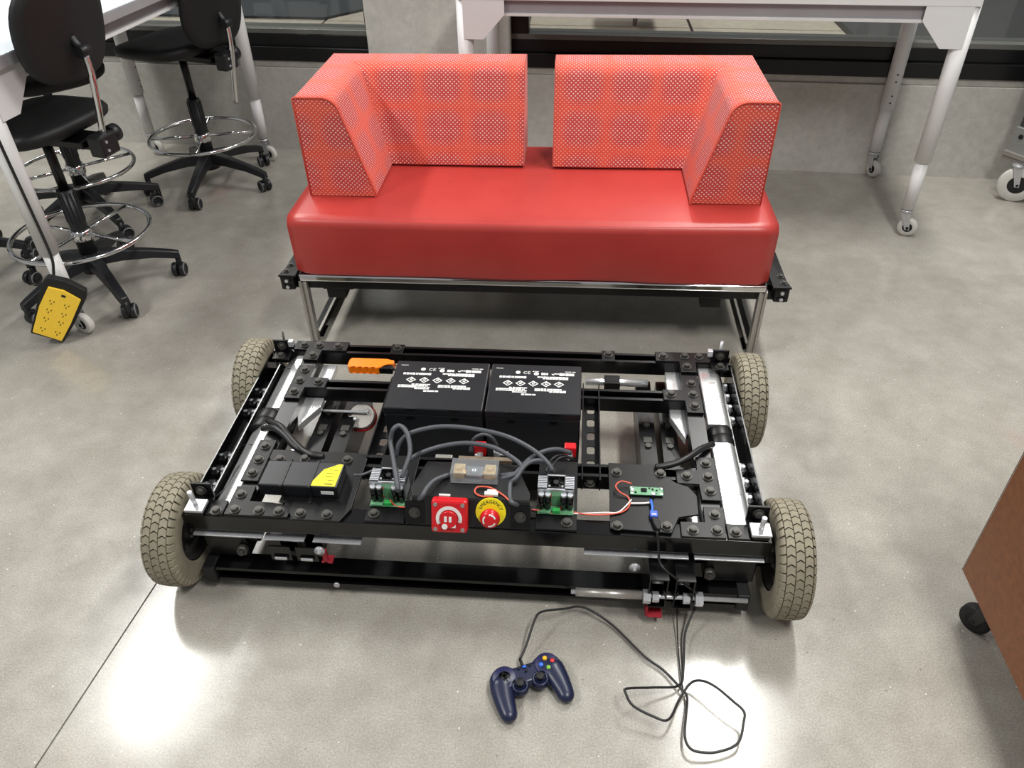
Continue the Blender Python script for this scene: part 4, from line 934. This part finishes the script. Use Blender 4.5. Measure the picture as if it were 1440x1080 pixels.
cable('gamepad_cable', [(-0.0842, 0.939, 0.018), (-0.073, 0.967, 0.026), (-0.057, 1.016, 0.05), (-0.042, 1.039, 0.05), (0.009, 1.061, 0.035), (0.036, 1.072, 0.03), (0.065, 1.068, 0.025), (0.115, 1.04, 0.012), (0.179, 0.971, 0.01), (0.218, 0.941, 0.008), (0.251, 0.899, 0.012), (0.262, 0.88, 0.012), (0.255, 0.837, 0.02), (0.248, 0.792, 0.022), (0.255, 0.769, 0.022), (0.275, 0.763, 0.02), (0.309, 0.767, 0.018), (0.349, 0.786, 0.02), (0.363, 0.822, 0.035), (0.365, 0.841, 0.04), (0.345, 0.859, 0.045), (0.314, 0.888, 0.045), (0.289, 0.905, 0.035), (0.269, 0.905, 0.02), (0.245, 0.872, 0.012), (0.218, 0.819, 0.03), (0.187, 0.821, 0.035), (0.148, 0.835, 0.045), (0.134, 0.854, 0.055), (0.137, 0.865, 0.055), (0.194, 0.886, 0.03), (0.248, 0.905, 0.012), (0.261, 0.946, 0.01), (0.269, 1.017, 0.02), (0.281, 1.049, 0.035), (0.297, 1.077, 0.055), (0.299, 1.081, 0.08), (0.281, 1.068, 0.115), (0.223, 1.068, 0.17), (0.204, 1.083, 0.185), (0.2, 1.106, 0.215), (0.195, 1.112, 0.245)], 0.0026, 'cable_black', 'black gamepad cable looping over the floor up to the plug', 'cable')
cable('hanging_cord', [(0.258, 1.092, 0.03), (0.255, 1.014, 0.01), (0.254, 0.93, 0.008), (0.256, 0.901, 0.008)], 0.0015, 'cable_black', 'thin dark cord hanging from the lower rail to the floor loop', 'cord')

# ------------------------------------------------------------------ gamepad (built lying at the origin, then placed)
def gamepad():
    t = thing('gamepad', 'dark blue wired gamepad with coloured buttons lying on the floor', 'gamepad', (-.0655, .897, 0), local=True, rz=R(24))
    m = MB()
    m.ball((-.046, .008, .022), .034, .031, .015, 24, 14); m.ball((.046, .008, .022), .034, .031, .015, 24, 14)
    m.hexa([V(-.05, -.018, .010), V(.05, -.018, .010), V(.05, .030, .010), V(-.05, .030, .010), V(-.048, -.016, .033), V(.048, -.016, .033), V(.048, .026, .033), V(-.048, .026, .033)], .006, 3)
    for s in (-1, 1):
        m.ball((s*.022, -.016, .020), .0185, .0185, .013, 20, 12)
        for k in range(28):
            f = k/27; m.ball((s*(.056+.012*f-.006*f*f), .0-.058*f, .022-.005*f), .0265-.008*f, .025-.005*f, .0175-.003*f, 18, 10)
        m.ball((s*.048, .033, .016), .020, .010, .009, 16, 8)
    bm = m.bm; me = bpy.data.meshes.new('tmp'); bm.to_mesh(me); bm.free()
    ob = bpy.data.objects.new('tmp', me); COL.objects.link(ob)
    md = ob.modifiers.new('r', 'REMESH'); md.mode = 'VOXEL'; md.voxel_size = .0015; md.use_smooth_shade = True
    sm = ob.modifiers.new('s', 'SMOOTH'); sm.iterations = 14; sm.factor = .5
    dg = bpy.context.evaluated_depsgraph_get(); me2 = bpy.data.meshes.new_from_object(ob.evaluated_get(dg)); bpy.data.objects.remove(ob)
    m = MB(); m.bm.from_mesh(me2)
    zmin = min(v.co.z for v in m.bm.verts)
    for v in m.bm.verts: v.co.z -= zmin
    for f in m.bm.faces: f.smooth = True
    body = build(m, 'body', 'navy', t)
    top = .0340-zmin*0
    for s in (-1, 1):
        m = MB(); m.lathe([(0, .0), (.0235, 0), (.0255, -.0012), (.026, -.004)], (s*.047, .010, .0325), (0, 0, 1), 36); build(m, 'face_disc', 'navy2', body)
    m = MB(); m.lathe([(0, 0), (.0125, 0), (.013, -.002)], (-.047, .010, .0334), (0, 0, 1), 28); m.box(-.0505, -.0435, -.0005, .0205, .033, .037, .001); m.box(-.0575, -.0365, .0065, .0135, .033, .037, .001); build(m, 'direction_pad', 'black_gloss', t)
    for dx, dy, mat, lab in ((0, .0115, 'lens_yellow', 'yellow button'), (.0125, 0, 'lens_red', 'red button'), (-.0125, 0, 'lens_blue', 'blue button'), (0, -.0115, 'lens_green', 'green button')):
        m = MB(); m.lathe([(0, .004), (.003, .0038), (.0048, .0025), (.005, 0)], (.047+dx, .010+dy, .0328), (0, 0, 1), 20); build(m, 'button', mat, t, lab)
    for s in (-1, 1):
        m = MB(); m.lathe([(.0175, -.004), (.0165, .001), (.0125, .001), (.0115, -.002), (0, -.002)], (s*.022, -.017, .0315), (0, 0, 1), 30); c = build(m, 'stick_collar', 'navy', t)
        m = MB(); m.lathe([(.006, -.002), (.0055, .006), (.0082, .008), (.0088, .0105), (.0078, .012), (0, .0112)], (s*.022, -.017, .0315), (0, 0, 1), 28); build(m, 'thumb_stick', 'black_rubber', t)
    for x, y in ((-.012, .018), (.012, .018), (0, .008)):
        m = MB(); m.ball((x, y, .0335), .0035, .0022, .0015, 12, 6); build(m, 'small_button', 'black_gloss', t)
    m = MB(); m.ball((0, .018, .0335), .0045, .003, .0015, 14, 6); build(m, 'centre_button', 'lens_blue', t)
    m = MB(); m.cyl((0, .028, .018), (0, .046, .018), .004, .003, 12); build(m, 'strain_relief', 'black_rubber', t)
gamepad()

# ------------------------------------------------------------------ castors, tables
def castor(parent, x, y, ang, r=.0375, wmat='castor_white', fork='zinc', zt=.115):
    d = V(math.cos(ang), math.sin(ang), 0); n = V(-math.sin(ang), math.cos(ang), 0); c = V(x, y, r)+d*.02
    m = MB(); m.lathe([(r*.5, -.011), (r*.93, -.012), (r, -.007), (r, .007), (r*.93, .012), (r*.5, .011)], c, n, 32); cw = build(m, 'castor', wmat, parent)
    m = MB(); m.cyl(c-n*.010, c+n*.010, r*.55, n=24); m.cyl(c-n*.0185, c+n*.0185, .006, n=10); build(m, 'hub', 'black_rubber', cw)
    m = MB()
    for s in (-1, 1):
        p = c+n*s*.016; q = V(x, y, zt-.012)+n*s*.016
        a = d; w0 = .018; w1 = .009
        m.hexa([p-a*w1-n*.001-V(0, 0, .008), p+a*w1-n*.001-V(0, 0, .008), p+a*w1+n*.001-V(0, 0, .008), p-a*w1+n*.001-V(0, 0, .008), q-a*w0-n*.001, q+a*w0-n*.001, q+a*w0+n*.001, q-a*w0+n*.001])
    m.cyl((x, y, zt-.014), (x, y, zt-.004), .024, n=24); m.cyl((x, y, zt-.004), (x, y, zt), .018, n=20)
    m.box(x-.014, x+.014, y-.012, y+.012, zt-.03, zt-.014, .003)
    build(m, 'fork', fork, cw)
    return cw
def table(label, A, B, depth_v, top_z=.895, lo=.06, over=.07):
    """front legs at A and B (2D), rear legs at +depth_v"""
    A, B, D = Vector(A), Vector(B), Vector(depth_v); u = (B-A).normalized(); v = D.normalized(); dep = D.length; L = (B-A).length
    mid = (A+B)/2+D/2
    t = thing('workbench_table', label, 'table', (mid.x, mid.y, 0))
    def P(a, b, z): q = A+u*a+v*b; return V(q.x, q.y, z)
    def bx(m, a0, a1, b0, b1, z0, z1, bevel=0): return m.hexa([P(a0, b0, z0), P(a1, b0, z0), P(a1, b1, z0), P(a0, b1, z0), P(a0, b0, z1), P(a1, b0, z1), P(a1, b1, z1), P(a0, b1, z1)], bevel)
    m = MB(); bx(m, -lo, L+lo, -over, dep+.07, top_z-.004, top_z, .001); m2 = MB(); bx(m2, -lo, L+lo, -over, dep+.07, top_z-.036, top_z-.004, .002)
    tp = build(m, 'tabletop', 'white_top', t); build(m2, 'edge_band', 'white_paint' if lo < .05 else 'grey_or_shaded', tp)
    m = MB(); bx(m, .02, L-.02, -.012, .02, top_z-.082, top_z-.036); build(m, 'apron', 'grey_or_shaded', t)  # grey channel, the shade of its recess put into the colour
    m = MB(); bx(m, .02, L-.02, -.022, .01, top_z-.092, top_z-.082, .001); build(m, 'apron_lip', 'white_paint', t)
    m = MB(); bx(m, .02, L-.02, dep-.02, dep+.012, top_z-.098, top_z-.036); build(m, 'apron', 'grey_or_shaded', t)
    for a in (0, L):
        m = MB(); bx(m, a-.012, a+.012, .03, dep-.03, top_z-.098, top_z-.036); build(m, 'end_rail', 'white_paint', t)
        for b in (0, dep):
            c = P(a, b, 0)
            m = MB(); m.cyl((c.x, c.y, .115), (c.x, c.y, .305), .0245, n=28); m.cyl((c.x, c.y, .305), (c.x, c.y, .309), .027, n=28); m.cyl((c.x, c.y, .309), (c.x, c.y, top_z-.036), .0305, n=28); lg = build(m, 'leg', 'white_paint', t)
            if b:
                for zz in (.34, .37, .43, .46): m = MB(); q = P(a, b-.0305, zz); q0 = P(a, b-.029, zz); m.cyl(q0, q, .004, n=10); build(m, 'leg_hole', 'black_rubber', lg)
            castor(t, c.x, c.y, random.uniform(-1.2, -.2))
        s = 1 if a == 0 else -1
        m = MB(); g = [(.0, -.036), (.155, -.036), (.155, -.085), (.075, -.172), (.0, -.172)]
        m.prism(g, lambda p, q: P(a+s*p, -.034, top_z+q), lambda p, q: P(a+s*p, -.030, top_z+q), bevel=.0008); build(m, 'gusset_plate', 'white_paint', t)
    return t
table('white workbench table on castors behind the sofa, at the right', (-.435, 3.105), (1.32, 2.985), (.04, .60), lo=.02, over=.035)
table('white workbench table at the left with office stools pushed under it', (-1.695, 2.125), (-1.545, 3.66), (-.61, .06), top_z=.905, lo=.05, over=.06)
# cord down the near leg and the yellow power strip hanging at its foot
cable('extension_lead', [(-1.678, 2.090, .86), (-1.674, 2.088, .70), (-1.670, 2.090, .5), (-1.670, 2.094, .32), (-1.682, 2.092, .26), (-1.685, 2.080, .235)], .0045, 'cable_black', 'black cord taped down the near leg of the left table', 'cord')
def strip():
    t = thing('power_strip', 'yellow power strip with black edges leaning at the foot of the left table', 'power strip', (-1.73, 2.06, 0))
    uz = (V(-1.672, 2.075, .205)-V(-1.785, 2.035, .02)).normalized(); c = V(-1.700, 2.058, .132)
    cam = V(0, 0, 1.5); nn = (cam-c).normalized(); ux = uz.cross(nn).normalized(); ux = -ux if ux.x < 0 else ux; nn = ux.cross(uz); nn = nn if nn.dot(cam-c) > 0 else -nn
    tilt = V(0, -.25, .97)
    def f(h): return lambda a, b: c+ux*a+uz*b+nn*h
    H = .115
    body = [(-.052, -H), (.048, -H), (.060, -.03), (.068, .08), (.060, .105), (.0, .118), (-.055, .112), (-.064, .085), (-.060, 0)]
    m = MB(); m.prism(body, f(-.018), f(.010), bevel=.003); build(m, 'casing', 'black_rubber', t)
    fr = [(-.047, -H+.010), (.042, -H+.006), (.050, -.03), (.055, .070), (.0, .086), (-.045, .082), (-.052, 0)]
    m = MB(); m.prism(fr, f(.008), f(.016), bevel=.002); fa = build(m, 'face', 'yellow', t)
    for a in (-.022, .022):
        for b in (-.082, -.040, -.005, .030):
            m = MB(); o = c+ux*a+uz*b+nn*.0162
            for da, db in ((-.006, .004), (.006, .004), (0, -.006)): m.obox(o+ux*da+uz*db, ux, uz, nn, .0013, .003, .0004)
            s = build(m, 'outlet', 'black_print', fa)
    m = MB(); o = c+ux*.004+uz*.066+nn*.0165; m.obox(o, ux, uz, nn, .006, .004, .001); build(m, 'switch', 'black_print', fa)
strip()

# ------------------------------------------------------------------ drafting stools (local: backrest towards +x)
def stool(label, base_ang, rod_low, turn):
    t = thing('drafting_chair', label, 'chair', (0, 0, 0), 'black drafting chairs at the left table', local=True)
    sa = turn        # angle of the backrest relative to the foot star
    # five-arm base
    m = MB(); m.cyl((0, 0, .085), (0, 0, .15), .042, .034, 24); m.cyl((0, 0, .15), (0, 0, .40), .031, .027, 24)
    for k in range(12):
        a = 2*math.pi*k/12; p = V(math.cos(a)*.0285, math.sin(a)*.0285, 0); m.cyl(p+V(0, 0, .28), p+V(0, 0, .39), .0028, n=5)
    build(m, 'column_sleeve', 'chair_plastic', t)
    m = MB(); m.cyl((0, 0, .40), (0, 0, .60), .0165, n=20); build(m, 'gas_column', 'black_metal', t)
    for k in range(5):
        a = base_ang+2*math.pi*k/5; d = V(math.cos(a), math.sin(a), 0); n = V(-math.sin(a), math.cos(a), 0); m = MB(); secs = []
        for r, z, w, h in ((.02, .135, .030, .05), (.10, .128, .026, .04), (.20, .108, .021, .030), (.27, .088, .019, .028), (.295, .078, .016, .030)):
            o = d*r+V(0, 0, z); secs.append([m.bm.verts.new(o+q) for q in (-n*w-V(0, 0, h/2), n*w-V(0, 0, h/2), n*w*.7+V(0, 0, h/2), -n*w*.7+V(0, 0, h/2))])
        fs = []
        for A, B in zip(secs, secs[1:]): fs += [m.bm.faces.new((A[i], A[(i+1) % 4], B[(i+1) % 4], B[i])) for i in range(4)]
        fs += [m.bm.faces.new(secs[0][::-1]), m.bm.faces.new(secs[-1])]; m._tag(fs)
        es = [e for e in m.bm.edges]; r_ = bmesh.ops.bevel(m.bm, geom=es, offset=.003, segments=1, affect='EDGES')
        arm = build(m, 'base_arm', 'chair_plastic', t)
        c = d*.285; th = a+1.1+k*1.7; q = V(math.cos(th), math.sin(th), 0); qn = V(-math.sin(th), math.cos(th), 0); c2 = c+qn*.016+V(0, 0, .026)
        m = MB(); m.mi = 0
        for s in (-1, 1): m.lathe([(.010, s*.005), (.024, s*.005), (.0262, s*.008), (.0262, s*.020), (.024, s*.024), (.019, s*.0245), (.018, s*.022), (0, s*.022)], c2, q, 24)
        m.cyl(c+V(0, 0, .02), c+V(0, 0, .075), .011, n=12); m.box(c2.x-.008, c2.x+.008, c2.y-.008, c2.y+.008, .02, .052)
        cs = build(m, 'castor', 'chair_plastic', arm)
        for s in (-1, 1):
            m = MB(); m.lathe([(.0185, s*.0235), (.0235, s*.0248), (.0255, s*.022), (.0235, s*.021)], c2, q, 24); build(m, 'castor_ring', 'castor_grey', arm)
    # foot ring
    m = MB(); m.tube([(.232*math.cos(2*math.pi*k/48), .232*math.sin(2*math.pi*k/48), .235) for k in range(49)], .0085, 10, False, caps=False); fr = build(m, 'foot_ring', 'chrome', t)
    m = MB(); m.lathe([(.030, -.022), (.036, -.022), (.038, -.015), (.038, .012), (.033, .02), (.030, .02)], (0, 0, .232), (0, 0, 1), 28); build(m, 'ring_hub', 'chrome', fr)
    for k in range(4):
        a = base_ang+.5+math.pi/2*k; m = MB(); m.cyl((.035*math.cos(a), .035*math.sin(a), .235), (.228*math.cos(a), .228*math.sin(a), .235), .0065, n=12); build(m, 'spoke', 'chrome', fr)
    # seat: rounded square with waterfall front
    rot = Matrix.Rotation(sa, 3, 'Z')
    m = MB(); rings = []; N = 48
    def sup(a, rx, ry, e=3.2): ca, sn = math.cos(a), math.sin(a); k = (abs(ca)**e+abs(sn)**e)**(-1/e); return ca*k*rx, sn*k*ry
    for s_, z, dz in ((.02, .645, 0), (.55, .648, 0), (.86, .654, 0), (.96, .651, 0), (1.0, .638, 0), (.985, .620, 0), (.90, .606, 0), (.4, .601, 0)):
        ring = []
        for i in range(N):
            x, y = sup(2*math.pi*i/N, .205, .215); x *= s_; y *= s_; zz = z-.020*max(0, -x/.215)**3+.012*max(0, x/.215)**2
            ring.append(m.bm.verts.new(rot@V(x-.025, y, zz)))
        rings.append(ring)
    for A, B in zip(rings, rings[1:]): m._tag([m.bm.faces.new((A[i], A[(i+1) % N], B[(i+1) % N], B[i])) for i in range(N)], True)
    m._tag([m.bm.faces.new(rings[0]), m.bm.faces.new(rings[-1][::-1])]); build(m, 'seat', 'chair_foam', t)
    def RB(m, x0, x1, y0, y1, z0, z1, b): 
        P = [V(x0, y0, z0), V(x1, y0, z0), V(x1, y1, z0), V(x0, y1, z0), V(x0, y0, z1), V(x1, y0, z1), V(x1, y1, z1), V(x0, y1, z1)]; return m.hexa([rot@p for p in P], b)
    m = MB(); RB(m, -.06, .20, -.05, .05, .575, .603, .006); RB(m, .15, .24, -.025, .025, .565, .60, .005); build(m, 'seat_plate', 'black_metal', t)
    m = MB(); RB(m, .215, .27, -.045, .035, .550, .620, .008); m.cyl(rot@V(.24, .035, .60), rot@V(.24, .065, .60), .028, n=20); br = build(m, 'back_bracket', 'chair_plastic', t)
    for q in (.0, .02): m = MB(); m.cyl(rot@V(.27, -.02, .57+q*1.4), rot@V(.273, -.02, .57+q*1.4), .005, n=8); build(m, 'screw', 'zinc', br)
    lo = .585-rod_low*1.4
    m = MB(); m.tube([rot@V(*p) for p in ((.238, 0, lo+.02), (.250, 0, .62-rod_low), (.270, 0, .72-rod_low), (.284, 0, .80-rod_low), (.285, 0, .865-rod_low))], .0105, 12); build(m, 'back_rod', 'chrome', t)
    m = MB(); m.cyl(rot@V(.283, -.02, .872-rod_low), rot@V(.283, .02, .872-rod_low), .018, n=16); m.tube([rot@V(.283, 0, .872-rod_low), rot@V(.266, 0, .89-rod_low), rot@V(.255, 0, .91-rod_low)], .012, 10); build(m, 'back_knob', 'chair_plastic', t)
    # back pad
    m = MB(); rings = []
    for s_, x in ((.05, -.022), (.7, -.020), (.93, -.014), (1.0, .0), (.97, .014), (.8, .020), (.05, .020)):
        ring = []
        for i in range(N):
            a = 2*math.pi*i/N; y, z = sup(a, .180, .158, 2.8); y *= s_; z *= s_
            xx = x-.030*(y/.205)**2+.012*(z/.165)**2
            y *= 1-.10*(-z/.165)*.6 if z < 0 else 1
            ring.append(m.bm.verts.new(rot@V(.246+xx+.03*z/.165, y, .938-rod_low+z)))
        rings.append(ring)
    for A, B in zip(rings, rings[1:]): m._tag([m.bm.faces.new((A[i], A[(i+1) % N], B[(i+1) % N], B[i])) for i in range(N)], True)
    m._tag([m.bm.faces.new(rings[0]), m.bm.faces.new(rings[-1][::-1])]); build(m, 'back_pad', 'chair_foam', t)
    return t
s0 = stool('black drafting chair nearest the camera, just behind the yellow power strip', R(-44), 0, R(-12))
s0.location = (-1.765, 2.405, 0)
s1 = stool('black drafting chair standing by the wall beside the sofa', R(-14), .14, R(-18)); s1.location = (-1.70, 3.36, 0)
dup(s0, (-2.10, 2.98, 0), R(150), 'black drafting chair at the table, only its ring and foot visible between the others')
dup(s0, (-2.43, 2.50, 0), R(205), 'black drafting chair at the left frame edge with half a foot ring in view')

# ------------------------------------------------------------------ brown cabinet, right
t = thing('brown_cabinet', 'brown laminate cabinet on castors cut off by the right frame edge', 'cabinet', (1.18, .72, 0))
m = MB(); m.box(.870, 1.47, .28, 1.160, .115, .78, .0015); bd = build(m, 'body', 'brown', t)
m = MB(); m.box(.8685, .870, 1.1595, 1.1606, .116, .78); build(m, 'corner_edge', 'brushed', bd)
for x, y in ((.915, 1.08), (.915, .36), (1.42, 1.08), (1.42, .36)):
    castor(t, x, y, 2.2, r=.034, wmat='black_rubber', fork='black_metal', zt=.115)

# ------------------------------------------------------------------ grey machine trolley, far right
t = thing('machine_trolley', 'grey steel trolley on a white wheel at the far right by the wall', 'trolley', (2.2, 3.4, 0))
ang = R(-57); ux = V(math.cos(ang), math.sin(ang), 0); uy = V(-math.sin(ang), math.cos(ang), 0); o = V(1.85, 3.40, 0)
def MP(a, b, z): return o+ux*a+uy*b+V(0, 0, z)
def mbx(m, a0, a1, b0, b1, z0, z1, bev=0): return m.hexa([MP(a0, b0, z0), MP(a1, b0, z0), MP(a1, b1, z0), MP(a0, b1, z0), MP(a0, b0, z1), MP(a1, b0, z1), MP(a1, b1, z1), MP(a0, b1, z1)], bev)
m = MB(); mbx(m, 0, .8, .0, .26, .30, .75, .004); build(m, 'body', 'machine_grey', t)
m = MB(); mbx(m, -.004, .8, -.012, .26, .20, .30, .002); fr = build(m, 'skirt_panel', 'steel_speckle', t)
m = MB(); mbx(m, -.015, .8, -.03, .0, .18, .20, .002); mbx(m, -.015, .8, -.02, .0, .16, .175, .002); build(m, 'bottom_rail', 'brushed', t)
m = MB(); q = MP(.03, -.0125, .265); m.cyl(q, q-uy*.002, .010, n=16); build(m, 'hole', 'black_rubber', fr)
c = MP(.07, -.02, .0); castor(t, c.x, c.y, R(-20), r=.075, wmat='castor_white', fork='zinc', zt=.165)
c = MP(.72, -.02, .0); castor(t, c.x, c.y, R(-20), r=.075, wmat='castor_white', fork='zinc', zt=.165)
c = MP(.07, .22, .0); castor(t, c.x, c.y, R(-20), r=.075, wmat='castor_white', fork='zinc', zt=.165)
c = MP(.72, .22, .0); castor(t, c.x, c.y, R(-20), r=.075, wmat='castor_white', fork='zinc', zt=.165)
